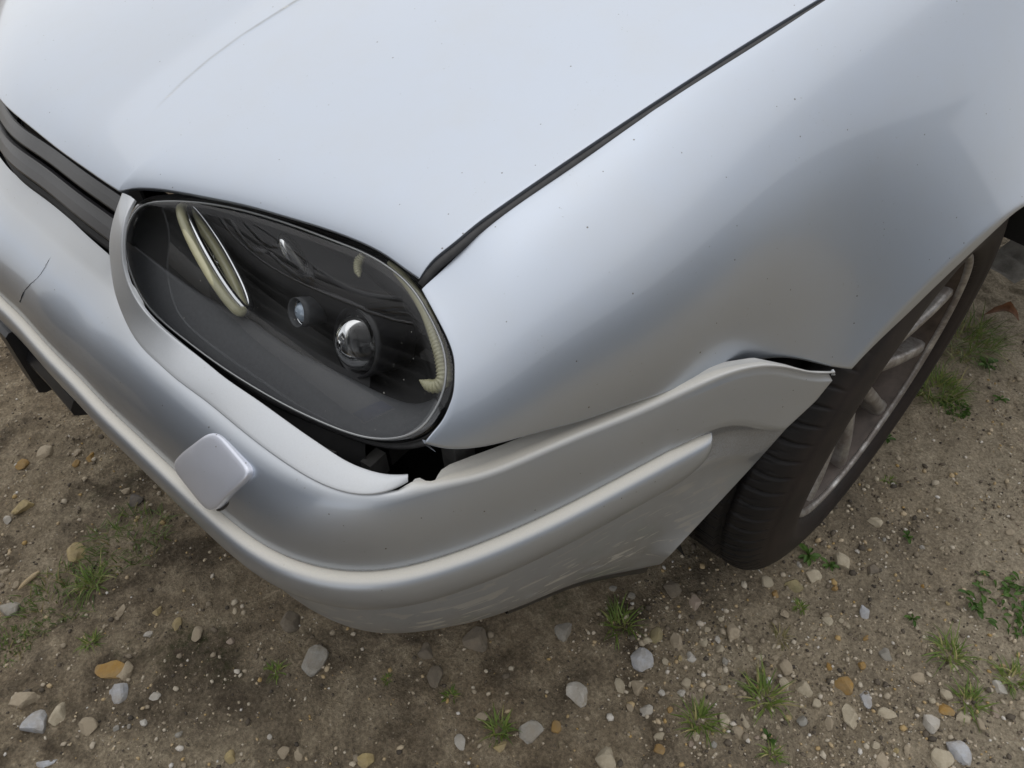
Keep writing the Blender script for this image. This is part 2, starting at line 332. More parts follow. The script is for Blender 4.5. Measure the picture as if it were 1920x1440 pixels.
def resample(P, n, closed=False, smooth=0):
    P = np.asarray(P, float)
    if closed:
        k = 4; Q = np.vstack([P[-k:], P, P[:k+1]])
        q = np.r_[0, np.cumsum(np.linalg.norm(np.diff(Q, axis=0), axis=1))]
        f = cspline(q, Q); t = np.linspace(q[k], q[k+len(P)], n, endpoint=False); R = f(t)
        for _ in range(smooth):
            R = .25*np.roll(R, 1, 0)+.5*R+.25*np.roll(R, -1, 0)
        return R
    q = np.r_[0, np.cumsum(np.linalg.norm(np.diff(P, axis=0), axis=1))]
    R = cspline(q, P)(np.linspace(0, q[-1], n))
    for _ in range(smooth):
        R[1:-1] = .25*R[:-2]+.5*R[1:-1]+.25*R[2:]
    return R
def tube(P, rr, k=10, closed=False, caps=True):
    P = np.asarray(P, float); n = len(P)
    T = (np.roll(P, -1, 0)-np.roll(P, 1, 0)) if closed else np.gradient(P, axis=0)
    T /= np.linalg.norm(T, axis=1, keepdims=True)
    N = np.zeros_like(P); a = np.array([0, 0, 1.]) if abs(T[0, 2]) < .9 else np.array([1., 0, 0])
    for i in range(n):
        a = a-T[i]*(a@T[i]); a /= np.linalg.norm(a); N[i] = a
    B = np.cross(T, N); rr = np.broadcast_to(rr, (n,))
    th = np.linspace(0, 2*np.pi, k, endpoint=False)
    V = P[:, None]+rr[:, None, None]*(N[:, None]*np.cos(th)[None, :, None]+B[:, None]*np.sin(th)[None, :, None])
    F = []
    for i in range(n if closed else n-1):
        for j in range(k):
            i2 = (i+1) % n; F.append((i*k+j, i*k+(j+1) % k, i2*k+(j+1) % k, i2*k+j))
    if caps and not closed:
        F.append(tuple(range(k))[::-1]); F.append(tuple((n-1)*k+j for j in range(k)))
    return V.reshape(-1, 3), F
def joinvf(parts):
    V, F, o = [], [], 0
    for v, f in parts:
        V.append(np.asarray(v)); F += [tuple(i+o for i in q) for q in f]; o += len(v)
    return np.vstack(V), F
def box_vf(c, h, R=None):
    v = np.array([(x, y, z) for x in (-1, 1) for y in (-1, 1) for z in (-1, 1)], float)*np.asarray(h)
    if R is not None: v = v@np.asarray(R).T
    return v+np.asarray(c), [(0, 1, 3, 2), (4, 6, 7, 5), (0, 4, 5, 1), (2, 3, 7, 6), (0, 2, 6, 4), (1, 5, 7, 3)]
def lathe(prof, n, axis_c, ax='x', rmod=None):
    """profile [(x, r)] turned about the X axis through axis_c"""
    prof = np.asarray(prof, float); th = np.linspace(0, 2*np.pi, n, endpoint=False)
    r = prof[None, :, 1]*np.ones((n, 1)); x = prof[None, :, 0]*np.ones((n, 1))
    if rmod is not None: r = r+rmod(th[:, None], x)
    V = np.stack([x, r*np.cos(th)[:, None], r*np.sin(th)[:, None]], -1)+np.asarray(axis_c)
    return V

# ------------------------------------------------------------------ materials
def new_mat(name):
    m = bpy.data.materials.new(name); m.use_nodes = True
    t = m.node_tree; return m, t, t.nodes['Principled BSDF']
def nd(t, k, **kw):
    n = t.nodes.new(k)
    for a, b in kw.items(): setattr(n, a, b)
    return n
def coords(t): return nd(t, 'ShaderNodeTexCoord').outputs['Object']
def noise(t, scale, det=6, rough=.6, vec=None, dist=0.):
    n = nd(t, 'ShaderNodeTexNoise'); n.inputs['Scale'].default_value = scale; n.inputs['Detail'].default_value = det
    n.inputs['Roughness'].default_value = rough; n.inputs['Distortion'].default_value = dist
    t.links.new(vec if vec is not None else coords(t), n.inputs['Vector']); return n.outputs['Fac']
def ramp(t, fac, stops):
    r = nd(t, 'ShaderNodeValToRGB'); e = r.color_ramp.elements
    while len(e) < len(stops): e.new(.5)
    for q, (p, c) in zip(e, stops):
        q.position = p; q.color = (*c, 1) if not np.isscalar(c) else (c, c, c, 1)
    t.links.new(fac, r.inputs['Fac']); return r.outputs['Color']
def mix(t, fac, a, b, mode='MIX'):
    m = nd(t, 'ShaderNodeMix', data_type='RGBA', blend_type=mode)
    for s, v in ((m.inputs['Factor'], fac), (m.inputs['A'], a), (m.inputs['B'], b)):
        if isinstance(v, (int, float)): s.default_value = v
        elif isinstance(v, tuple): s.default_value = (*v, 1)
        else: t.links.new(v, s)
    return m.outputs['Result']
def math_n(t, op, a, b=0.):
    m = nd(t, 'ShaderNodeMath', operation=op)
    for s, v in zip(m.inputs, (a, b)):
        if isinstance(v, (int, float)): s.default_value = v
        else: t.links.new(v, s)
    return m.outputs[0]
def attr(t, name): return nd(t, 'ShaderNodeAttribute', attribute_name=name).outputs['Fac']
def bump(t, p, h, strength=.3, dist=.002):
    b = nd(t, 'ShaderNodeBump'); b.inputs['Strength'].default_value = strength; b.inputs['Distance'].default_value = dist
    t.links.new(h, b.inputs['Height']); t.links.new(b.outputs[0], p.inputs['Normal'])

PAINT = dict(col=(.432, .477, .550), metal=.88, rough=.41)
def make_paint(name, col=PAINT['col'], rough=PAINT['rough'], dusty=True, metal=PAINT['metal']):
    m, t, p = new_mat(name)
    c = coords(t)
    grime = ramp(t, noise(t, 9, 8, .7, c), [(.42, 0.), (.8, .22)])
    speck = ramp(t, noise(t, 420, 2, .5, c), [(.70, 0.), (.74, .5)])
    spmask = ramp(t, noise(t, 30, 3, .6, c), [(.52, 0.), (.66, 1.)])
    colr = mix(t, grime, col, (.42, .41, .38))
    colr = mix(t, mix(t, 1.0, speck, spmask, 'MULTIPLY'), colr, (.16, .15, .13))
    vo = nd(t, 'ShaderNodeTexVoronoi'); vo.inputs['Scale'].default_value = 75; t.links.new(c, vo.inputs['Vector'])
    pick = ramp(t, math_n(t, 'FRACT', math_n(t, 'MULTIPLY', vo.outputs['Color'], 7.3)), [(.58, 0.), (.60, 1.)])
    dot = ramp(t, math_n(t, 'ADD', vo.outputs['Distance'], math_n(t, 'MULTIPLY', noise(t, 60, 2, .5, c), .09)), [(.078, .85), (.11, 0.)])
    colr = mix(t, mix(t, 1.0, dot, pick, 'MULTIPLY'), colr, (.10, .085, .07))
    ro = rough; me_ = metal
    if dusty:
        d = math_n(t, 'MULTIPLY', attr(t, 'dust'), ramp(t, noise(t, 900, 4, .7, c), [(.25, .82), (.6, 1.)]))
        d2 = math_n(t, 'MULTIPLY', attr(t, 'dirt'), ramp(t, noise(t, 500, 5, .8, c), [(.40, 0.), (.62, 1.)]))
        mp = nd(t, 'ShaderNodeMapping'); mp.inputs['Scale'].default_value = (45, 22, 110)
        mp.inputs['Rotation'].default_value = (rad(14), 0, 0)
        t.links.new(c, mp.inputs['Vector'])
        s1 = ramp(t, noise(t, 1.0, 3, .55, mp.outputs[0], .6), [(.585, 0.), (.61, 1.)])
        s1 = math_n(t, 'MULTIPLY', s1, attr(t, 'scuff_and_shade'))
        film = math_n(t, 'MULTIPLY', attr(t, 'scuff_and_shade'), ramp(t, noise(t, 16, 6, .7, c), [(.25, .35), (.7, .95)]))
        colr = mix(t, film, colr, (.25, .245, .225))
        colr = mix(t, s1, colr, (.55, .55, .53))
        colr = mix(t, d, colr, (.70, .67, .60))
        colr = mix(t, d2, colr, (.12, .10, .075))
        k = math_n(t, 'MAXIMUM', math_n(t, 'MAXIMUM', d, d2), math_n(t, 'MULTIPLY', film, .55))
        me_ = math_n(t, 'MULTIPLY', math_n(t, 'SUBTRACT', 1.0, k), metal)
        ro = math_n(t, 'ADD', rough, math_n(t, 'MULTIPLY', k, .4))
        cw = math_n(t, 'MULTIPLY', math_n(t, 'SUBTRACT', 1.0, k), .65)
        t.links.new(cw, p.inputs['Coat Weight']); t.links.new(me_, p.inputs['Metallic']); t.links.new(ro, p.inputs['Roughness'])
    else:
        p.inputs['Metallic'].default_value = metal; p.inputs['Roughness'].default_value = rough
        p.inputs['Coat Weight'].default_value = .65
    p.inputs['Coat Roughness'].default_value = .07
    t.links.new(colr, p.inputs['Base Color'])
    bump(t, p, noise(t, 700, 2, .5, c), .012, .001)
    return m
M_PAINT = make_paint('silver paint')
M_PAINT_PLAIN = make_paint('silver paint, hood and fender', dusty=False)
M_COVER = make_paint('lit silver paint', (.62, .65, .74), .42, dusty=False, metal=.55)  # lighter silver copy: sky light on the cover put into its colour
def simple(name, col, rough=.5, metal=0., n=0, amp=.3, bmp=0., bscale=300, coat=0.):
    m, t, p = new_mat(name)
    p.inputs['Roughness'].default_value = rough; p.inputs['Metallic'].default_value = metal
    p.inputs['Coat Weight'].default_value = coat
    if n:
        f = noise(t, n, 7, .65); lo = tuple(x*(1-amp) for x in col); hi = tuple(min(1, x*(1+amp)) for x in col)
        t.links.new(ramp(t, f, [(.3, lo), (.7, hi)]), p.inputs['Base Color'])
    else:
        p.inputs['Base Color'].default_value = (*col, 1)
    if bmp: bump(t, p, noise(t, bscale, 5, .6), bmp, .002)
    return m
M_BLACK = simple('black plastic', (.014, .014, .016), .38, n=40, amp=.35)
M_GRILLE = simple('dark grey grille plastic', (.018, .0175, .020), .34, n=25, amp=.15)
M_DARKIN = simple('dark engine bay', (.012, .012, .013), .7, n=20, amp=.5)
M_LAMPIN = simple('matt black lamp interior', (.0065, .0065, .007), .55)
M_RUBBER = simple('black rubber seal', (.030, .030, .032), .6, n=80, amp=.35)
M_FLOOR = simple('dark grey lamp bezel', (.070, .072, .077), .55, n=300, amp=.12, bmp=.05, bscale=1500)
M_CHROME = simple('chrome', (.75, .76, .78), .12, 1.)
M_RING = simple('yellowed clear plastic', (.44, .42, .27), .30, n=60, amp=.12, coat=.5)
def make_alloy():
    m, t, p = new_mat('worn alloy')
    k = ramp(t, noise(t, 30, 7, .7), [(.34, .1), (.56, .9)])
    t.links.new(mix(t, k, (.56, .555, .545), (.17, .145, .13)), p.inputs['Base Color'])
    t.links.new(math_n(t, 'SUBTRACT', .9, math_n(t, 'MULTIPLY', k, .6)), p.inputs['Metallic']); p.inputs['Roughness'].default_value = .38
    return m
M_ALLOY = make_alloy()
M_RUST = simple('brake-dust brown alloy', (.080, .062, .053), .5, .35, n=26, amp=.45)
M_CRACK = simple('crack line', (.03, .03, .032), .8)

def make_tyre_mat():
    m, t, p = new_mat('tyre rubber')
    c = coords(t)
    f = ramp(t, noise(t, 7, 8, .7, c), [(.35, (.007, .007, .008)), (.72, (.015, .013, .013))])
    f = mix(t, math_n(t, 'MULTIPLY', attr(t, 'dust'), ramp(t, noise(t, 14, 6, .7, c), [(.3, .2), (.7, .9)])), f, (.030, .022, .020))
    t.links.new(f, p.inputs['Base Color']); p.inputs['Roughness'].default_value = .62; p.inputs['Specular IOR Level'].default_value = .28
    bump(t, p, noise(t, 260, 5, .7, c), .18, .001)
    return m
M_TYRE = make_tyre_mat()
def make_glass():
    m, t, p = new_mat('headlamp lens')
    t.nodes.remove(p)
    out = t.nodes['Material Output']
    lw = nd(t, 'ShaderNodeLayerWeight'); lw.inputs['Blend'].default_value = .5
    fr_ = math_n(t, 'ADD', .042, math_n(t, 'MULTIPLY', math_n(t, 'POWER', lw.outputs['Facing'], 5.0), .958))
    tr = nd(t, 'ShaderNodeBsdfTransparent'); tr.inputs['Color'].default_value = (.84, .85, .86, 1)
    gl = nd(t, 'ShaderNodeBsdfGlossy'); gl.inputs['Roughness'].default_value = .015; gl.inputs['Color'].default_value = (.95, .95, .97, 1)
    a = nd(t, 'ShaderNodeMixShader'); t.links.new(fr_, a.inputs[0]); t.links.new(tr.outputs[0], a.inputs[1]); t.links.new(gl.outputs[0], a.inputs[2])
    df = nd(t, 'ShaderNodeBsdfDiffuse'); df.inputs['Color'].default_value = (.55, .54, .5, 1)
    sp = math_n(t, 'ADD', ramp(t, noise(t, 330, 3, .6), [(.71, 0.), (.76, .55)]), ramp(t, noise(t, 14, 6, .7), [(.35, .002), (.8, .014)]))
    b = nd(t, 'ShaderNodeMixShader'); t.links.new(sp, b.inputs[0]); t.links.new(a.outputs[0], b.inputs[1]); t.links.new(df.outputs[0], b.inputs[2])
    t.links.new(b.outputs[0], out.inputs['Surface'])
    return m
M_LENS = make_glass()
M_RIM_HIGHLIGHT = simple('pale rim highlight', (.30, .31, .32), .15, .3, coat=1.)
def make_clear(name, tint=(1, 1, 1)):
    m, t, p = new_mat(name)
    p.inputs['Base Color'].default_value = (*tint, 1); p.inputs['Transmission Weight'].default_value = 1.
    p.inputs['Roughness'].default_value = .02; p.inputs['IOR'].default_value = 1.5
    return m
M_CLEAR = make_clear('clear glass'); M_BULB = make_clear('smoky bulb glass', (.75, .72, .65))
M_BLUEGL = simple('bluish glass bead', (.42, .50, .60), .12, .2, coat=1.)

# ------------------------------------------------------------------ the car
car = empty('car', (0, 0, 0))
tag(car, 'silver hatchback car, front corner with a bumper hanging loose under the headlight', 'car')
rowF = lambda s: (np.interp(s, [r[0] for r in ROWF], [r[1] for r in ROWF]), np.interp(s, [r[0] for r in ROWF], [r[2] for r in ROWF]))
_fF = cspline([r[0] for r in ROWF], [r[1:] for r in ROWF]); _fB = cspline([r[0] for r in ROWB], [r[1:] for r in ROWB])
def zgroove(s): return .502+.023*path(s)[0][1]
STRIP_H = .053
def section(s):
    """bumper cover section at station s: list of (d, z, dust, scuff, dirt)"""
    dF, zF = _fF(np.array(s)); dB, zB = _fB(np.array(min(s, 1.2)))
    dI = np.interp(s, [r[0] for r in ROWI], [r[1] for r in ROWI]); zI = np.interp(s, [r[0] for r in ROWI], [r[2] for r in ROWI])
    zG = min(zgroove(s), zF-.045); k = .8
    face = lambda w: dF*(1-math.sqrt(1-k*w*w))/(1-math.sqrt(1-k))
    side = sstep((s-.86)/.08); h = zF-zG
    r = .010*(1-side)+.0045*side
    out = []
    # ledge / flange from inside to the fold
    q = r/max(np.hypot(dI-dF, zI-zF), 1e-4)
    p0 = np.array([dF+(dI-dF)*q, zF+(zI-zF)*q]); w1 = 1-r*1.2/h
    p2 = np.array([face(w1), zG+w1*h]); p1 = np.array([dF-.0008, zF+.0012])
    for f in np.linspace(0, 1, 6)[:-1]:
        dd = dI+(p0[0]-dI)*f; zz = zI+(p0[1]-zI)*f
        st = .0012*side*(f < .75)
        out.append((dd, zz-st, .35+(.65 if f > .75 else .5)*side, 0, 0))
    for f in np.linspace(0, 1, 7):
        q_ = (1-f)**2*p0+2*f*(1-f)*p1+f*f*p2
        out.append((q_[0], q_[1], (.35+.65*side)*(1-f)**.6, 0, 0))
    for w in np.linspace(w1, 0, 22)[1:]:
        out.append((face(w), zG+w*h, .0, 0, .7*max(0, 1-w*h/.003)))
    g = sstep((1.20-s)/.015); zL = zG-STRIP_H
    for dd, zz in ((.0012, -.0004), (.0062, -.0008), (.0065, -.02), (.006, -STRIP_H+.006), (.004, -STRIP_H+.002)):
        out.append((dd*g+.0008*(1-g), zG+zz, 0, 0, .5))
    sc = sstep((s-.70)/.15)
    for q in np.linspace(0, 1, 18):
        out.append((.0025+(dB-.0025)*q**2.3, zL+(zB-zL)*q, 0, sc*sstep(.25+q*1.1), 0))
    for dd, zz in ((.008, -.008), (.024, -.022), (.06, -.040), (.11, -.05)):
        out.append((dB+dd, zB+zz, 0, .8, 0))
    return np.array(out)
S0 = 1.15
stas = np.r_[np.linspace(0, .70, 60)[:-1], np.linspace(.70, .98, 70)[:-1], np.linspace(.98, S0, 26)]
cols, colA = [], []
for s in stas:
    q = section(s); cols.append(sdz(np.full(len(q), s), q[:, 0], q[:, 1])); colA.append(q[:, 2:])
q0 = section(S0); dF0, zF0 = _fF(np.array(S0)); dB0, zB0 = _fB(np.array(S0))
fk = (q0[:, 1]-zB0)/(zF0-zB0); K = len(fk); kF = 8
rs_, rd_, rz_ = np.array(REAR).T
zt_, zl_ = rz_[0], rz_[-1]
for t in np.linspace(0, 1, 40)[1:]:
    tt = t
    zB_t = zB0+(zl_-zB0)*tt
    S_, D_, Z_ = [], [], []
    for k in range(K):
        f = np.clip(fk[k], 0, 1); zr = zl_+f*(zt_-zl_); se = np.interp(-zr, -rz_, rs_) if k >= kF else rs_[0]
        s = S0+(se-S0)*tt
        if k < kF+4:   # ledge and fold follow the traced top row
            qq = section(s); S_.append(s); D_.append(qq[k, 0]); Z_.append(qq[k, 1]); continue
        zF_t = _fF(np.array(S0+(rs_[0]-S0)*tt))[1]
        z = zB_t+fk[k]*(zF_t-zB_t) if fk[k] > 0 else zB_t+(q0[k, 1]-zB0)
        dr = np.interp(-zr, -rz_, rd_) if fk[k] >= 0 else rd_[-1]+(q0[k, 0]-dB0)
        # the groove closes behind the strip's tip
        d0 = q0[k, 0] if not (kF+25 <= k <= kF+31) else q0[k, 0]*(1-tt)+.002*tt
        S_.append(s); D_.append(d0+(dr-d0)*tt); Z_.append(z)
    cols.append(sdz(np.array(S_), np.array(D_), np.array(Z_)))
    a = q0[:, 2:].copy(); a[:, 0] *= (1-.4*tt); a[:, 1] *= (1-.7*tt); colA.append(a)
P = np.stack(cols); A = np.stack(colA)
Pm = P[::-1][:-1].copy(); Pm[..., 0] *= -1
Pall = np.concatenate([Pm, P]); Aall = np.concatenate([A[::-1][:-1], A])
Ph = hem(Pall, True, ('u0', 'u1'), .0020, .004)
pad = (Ph.shape[0]-Pall.shape[0])//2
Ah = np.concatenate([np.repeat(Aall[:1], pad, 0), Aall, np.repeat(Aall[-1:], pad, 0)])
bumper = grid_obj('bumper', Ph, M_PAINT, car, flip=True, attrs={'dust': Ah[..., 0], 'scuff_and_shade': Ah[..., 1], 'dirt': Ah[..., 2]})

# rub strip with its rounded tip
def strip_section(s):
    zG = zgroove(s); e = sstep((s-1.135)/.062) if s > 1.135 else 0.
    f = max(0., (s-1.135)/.064); top = zG-.0022-.004*max(0, f-.7)
    hh = (STRIP_H-.003)*math.sqrt(max(1e-4, 1-min(1, f)**2.6)); b = .0150*math.sqrt(max(.05, 1-min(1, f)**9))
    pts = [(.0060, 0, .9, 1), (.0005, -.0003, 1, .6), (-.30*b, -.006, 1, .08), (-.55*b, -.03, .75, 0), (-.74*b, -.09, .15, 0), (-.88*b, -.18, .0, 0), (-.97*b, -.32, 0, 0),
           (-1.0*b, -.46, 0, 0), (-.97*b, -.60, 0, 0), (-.86*b, -.74, 0, 0), (-.66*b, -.86, 0, .0), (-.36*b, -.95, 0, .3), (.0005, -.995, 0, .6), (.006, -1.0, 0, 0)]
    return np.array([(d, top+z*hh, du, di) for d, z, du, di in pts])
sst = np.r_[np.linspace(0, .72, 50)[:-1], np.linspace(.72, .98, 50)[:-1], np.linspace(.98, 1.13, 16)[:-1], np.linspace(1.13, 1.199, 30)]
cs = [strip_section(s) for s in sst]
Ps = np.stack([sdz(np.full(len(q), s), q[:, 0], q[:, 1]) for s, q in zip(sst, cs)]); As = np.stack([q[:, 2:] for q in cs])
# refine across
def refine(P, A, n):
    q = np.linspace(0, P.shape[1]-1, n); i = np.clip(q.astype(int), 0, P.shape[1]-2); f = (q-i)[None, :, None]
    sp = np.stack([cspline(np.arange(P.shape[1]), P[k])(q) for k in range(P.shape[0])])
    return sp, A[:, i]*(1-f)+A[:, i+1]*f
Ps, As = refine(Ps, As, 40)
Psm = Ps[::-1][:-1].copy(); Psm[..., 0] *= -1
Pst = np.concatenate([Psm, Ps]); Ast = np.concatenate([As[::-1][:-1], As])
grid_obj('rub_strip', Pst, M_PAINT, bumper, attrs={'dust': Ast[..., 0], 'dirt': Ast[..., 1]*.0, 'scuff_and_shade': Ast[..., 0]*0})

# washer nozzle cover standing slightly proud of the bumper face
wc = np.array(WASH)
def face_pt(s, z, off):
    zG = .502+.023*path(s)[0][..., 1]; f = _fF(np.asarray(s)); dF, zF = f[..., 0], f[..., 1]
    w = np.clip((z-zG)/(zF-zG), 0, 1); k = .8
    d = dF*(1-np.sqrt(1-k*w*w))/(1-np.sqrt(1-k))
    return sdz(s, d-off, z)
NA, NR = 96, 12
th = np.linspace(0, 2*np.pi, NA, endpoint=False)
ex = 5.5; den = (np.abs(np.cos(th))**ex+np.abs(np.sin(th))**ex)**(1/ex)
u1_, v1_ = np.cos(th)/den, np.sin(th)/den
wcor = [face_pt(np.array(wc[i, 0]), np.array(wc[i, 1]), o_) for i, o_ in enumerate((.0040, .0020, .0090, .0110))]
wn = np.cross(wcor[3]-wcor[0], wcor[1]-wcor[0]); wn /= np.linalg.norm(wn); wn = wn if wn[1] < 0 else -wn
def cover_pt(f, off):
    U, Vv = ((u1_*f+1)/2)[:, None], ((v1_*f+1)/2)[:, None]
    return (1-U)*(1-Vv)*wcor[0]+(1-U)*Vv*wcor[1]+U*Vv*wcor[2]+U*(1-Vv)*wcor[3]+wn*(off-.003+.0035*np.sin(np.pi*Vv))
rows = [cover_pt(1.0, -.016), cover_pt(1.0, .0010), cover_pt(.994, .0022), cover_pt(.978, .0031), cover_pt(.95, .0036)]
rows += [cover_pt(f, .0039+.0010*(1-f*f)) for f in (.85, .7, .5, .3, .12, .01)]
Pw = np.stack(rows, 1)
grid_obj('washer_cover', Pw, M_COVER, bumper, closed_u=True)
sw_ = cover_pt(1.035, -.0055)
# dark recess line behind its raised edge
V, F = tube(np.vstack([sw_[-12:], sw_[:26]]), .0013, 6); mesh_obj('cover_gap', V, F, M_BLACK, bumper)
# hairline crack in the bumper skin
ck = resample(np.array(CRACK), 40)
ck[:, 1] += 0
Pc = np.stack([face_pt(np.array(a), np.array(min(c, .586)), .0003) for a, b, c in ck])
Pc[:, :2] += RNG.normal(0, .0004, (len(Pc), 2))
V, F = tube(Pc, np.interp(np.arange(40), [0, 6, 18, 30, 39], [.0006, .00025, .00016, .0004, .0009]), 5); mesh_obj('crack', V, F, M_CRACK, bumper)

# lamp surround: the ribbon that runs beside and under the headlight
ri, ro_ = resample(RIBI, 160, smooth=14), resample(RIBO, 160, smooth=14)
pr = []
for f in np.linspace(0, 1, 12):
    q = ri*(1-f)+ro_*f; q = q.copy(); q[:, 2] += .0012*math.sin(math.pi*f)**.8; pr.append(q)
Pr = np.stack(pr, 1)
fl = gnormals(Pr)[80, 6][2] < 0
Pr = hem(Pr, fl, ('v1',), .0012, .010); Pr = hem(Pr, fl, ('v0',), .0010, .0035)
du = np.full(Pr.shape[:2], .30)
surround = grid_obj('lamp_surround', Pr, M_PAINT, bumper, flip=fl, attrs={'dust': du, 'dirt': du*0+.05, 'scuff_and_shade': du*0})
grid_obj('lamp_surround', Pr, M_PAINT, bumper, flip=fl, mirror=True, attrs={'dust': du, 'dirt': du*0, 'scuff_and_shade': du*0})

# lower front: black spoiler lip and number plate carrier below the strip (car centre)
sp_s = np.linspace(-.30, .30, 40)
def mpath(s):
    x, n_ = path(np.abs(s)); x = x.copy(); n_ = n_.copy(); sg = np.where(s < 0, -1., 1.)
    x[..., 0] *= sg; n_[..., 0] *= sg; return x, n_
def sweep(svals, sec, z_of=None):
    """sec: closed list of (d, z)"""
    out = []
    for s in svals:
        x, n_ = mpath(np.array(s)); out.append([(x[0]-n_[0]*d, x[1]-n_[1]*d, z) for d, z in sec])
    return np.array(out)
def sweep_obj(name, svals, sec, mat, parent, smooth=False):
    Q = sweep(svals, sec); n, m = Q.shape[:2]; F = []
    for i in range(n-1):
        for j in range(m):
            F.append((i*m+j, i*m+(j+1) % m, (i+1)*m+(j+1) % m, (i+1)*m+j))
    F.append(tuple(range(m))[::-1]); F.append(tuple((n-1)*m+j for j in range(m)))
    o = mesh_obj(name, Q.reshape(-1, 3), F, mat, parent, smooth=smooth)
    return o
sweep_obj('plate_carrier', np.linspace(-.20, .165, 30), [(-.016, .452), (-.022, .448), (-.024, .35), (-.016, .345), (.0, .345), (.0, .452)], M_BLACK, bumper)
sweep_obj('spoiler_lip', np.linspace(-.31, .31, 40), [(-.008, .415), (-.016, .405), (-.016, .395), (.0, .385), (.03, .385), (.03, .415)], M_BLACK, bumper)

# ------------------------------------------------------------------ fender
fb, fa = np.array(FB), np.array(FA)
Yof = lambda s: path(s)[0][..., 1]
sl = np.linspace(.9, 2.2, 800); yl = Yof(sl); s_of_y = lambda y: np.interp(y, yl, sl)
arc_y = np.linspace(Yof(fa[-1, 0])+.03, ARC[0]+.317, 26)
arc_r = np.interp(arc_y, [arc_y[0], arc_y[6], arc_y[-1]], [np.hypot(Yof(fa[-1, 0])-ARC[0], fa[-1, 1]-ARC[1]), .325, .325])
arc_z = ARC[1]+np.sqrt(np.maximum(arc_r**2-(arc_y-ARC[0])**2, .0004))
bot1 = resample(fb, 80, smooth=10)
bot2 = resample(np.vstack([fa, np.c_[s_of_y(arc_y), arc_z]]), 70, smooth=4)
bot = np.vstack([bot1, bot2[1:]])
S_END = bot[-1, 0]
st_ = np.interp(bot[:, 0], [bot[0, 0], 1.0, 1.2, fa[0, 0], 1.6, S_END], [FT[0][0], 1.030, 1.215, 1.395, 1.6, S_END])
ftc = np.array(FT); _ft = cspline(ftc[:, 0], ftc[:, 2])
def ftz(s): return fender_top(np.maximum(s, ftc[0, 0]))[1]
top = np.c_[st_, ftz(st_)]
for _ in range(4): top[1:-1, 1] = .25*top[:-2, 1]+.5*top[1:-1, 1]+.25*top[2:, 1]
fe = resample(np.array(FE)[::-1], 70, smooth=3)   # bottom -> top along the lamp
vv_ = np.linspace(0, 1, 70)
G = bot[:, None]*(1-vv_)[None, :, None]+top[:, None]*vv_[None, :, None]
corr = fe-(bot[0][None]*(1-vv_)[:, None]+top[0][None]*vv_[:, None])
wgt = np.clip(1-(np.arange(len(bot))/60.), 0, 1)**2
G = G+wgt[:, None, None]*corr[None]
Pf = sdz(G[..., 0], fender_d(G[..., 0], G[..., 1]), G[..., 1])
ff = gnormals(Pf)[60, 30][0] < 0
Pfh = hem(Pf, ff, ('u0',), .0008, .0015); Pfh = hem(Pfh, ff, ('v0',), .0030, .012); Pfh = hem(Pfh, ff, ('v1',), .0007, .014)
fender = grid_obj('fender', Pfh, M_PAINT_PLAIN, car, flip=ff)
grid_obj('fender', Pfh, M_PAINT_PLAIN, car, flip=ff, mirror=True)

# ------------------------------------------------------------------ hood
hf = np.array(HF); hsd = np.array(HS)
hfx = np.vstack([[0, hf[0, 1]-.003], hf[:, :2]])
k1 = 6   # last grille point index in hfx
h1 = resample(hfx[:k1+1], 260, smooth=4); h2 = resample(hfx[k1:], 110, smooth=4)
hb = np.vstack([h1, h2[1:]])
_o = np.argsort(hb[:, 0]); yf_ = lambda x: np.interp(np.abs(x), hb[_o, 0], hb[_o, 1])
nb = len(hb); nv = 200
tv = np.linspace(0, 1, nv)**2.0
YR = 1.28
rearx = np.interp(np.linspace(0, 1, nb), [0, 1], [0, .695])
H0 = np.stack([hb[:, 0], hb[:, 1]], -1)
fracx = hb[:, 0]/hb[-1, 0]
rear = np.c_[fracx*.700, np.full(nb, YR)-.05*fracx**2]
Hxy = H0[:, None]*(1-tv)[None, :, None]+rear[:, None]*tv[None, :, None]
side = resample(np.vstack([hsd[:, :2], [[.711, .85], [.706, 1.05], [.700, YR-.05]]]), 400)
sy = np.interp(Hxy[-1, :, 1], side[:, 1], side[:, 0])
cx_ = sy-Hxy[-1, :, 0]
Hxy[..., 0] += cx_[None]*(fracx**3)[:, None]
Hx, Hy = Hxy[..., 0], Hxy[..., 1]
Hz = hood_z(Hx, Hy, yf_(Hx))
Phd = np.stack([Hx, Hy, Hz], -1)
Phm = Phd[::-1][:-1].copy(); Phm[..., 0] *= -FAR
Pho = np.concatenate([Phm, Phd])
fh_ = gnormals(Pho)[450, 60][2] < 0
Pho = hem(Pho, fh_, ('u0', 'u1'), .0007, .012); Pho = hem(Pho, fh_, ('v0',), .0016, .012)
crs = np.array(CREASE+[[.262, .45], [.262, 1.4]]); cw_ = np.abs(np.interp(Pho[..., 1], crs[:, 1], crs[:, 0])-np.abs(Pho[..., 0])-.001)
cl_ = np.clip(1-cw_/.0028, 0, 1)*sstep((Pho[..., 1]-.146)/.04)*.8  # thin grey line along the crease: its shade painted into the hood colour
hood = grid_obj('hood', Pho, M_PAINT, car, flip=fh_, attrs={'dust': cl_*0, 'scuff_and_shade': cl_, 'dirt': cl_*0})
# rubber seal lying in the gap between hood and fender
gap = np.vstack([hsd[:, :2], [[.711, .85], [.706, 1.05], [.700, YR-.05]]])
gp_ = resample(gap, 120); gz = hood_z(gp_[:, 0], gp_[:, 1], yf_(gp_[:, 0]))
Pg = np.c_[gp_[:, 0]+.0035, gp_[:, 1], gz-.0065]
V, F = tube(Pg, .0042, 8); mesh_obj('hood_seal', V, F, M_RUBBER, hood)

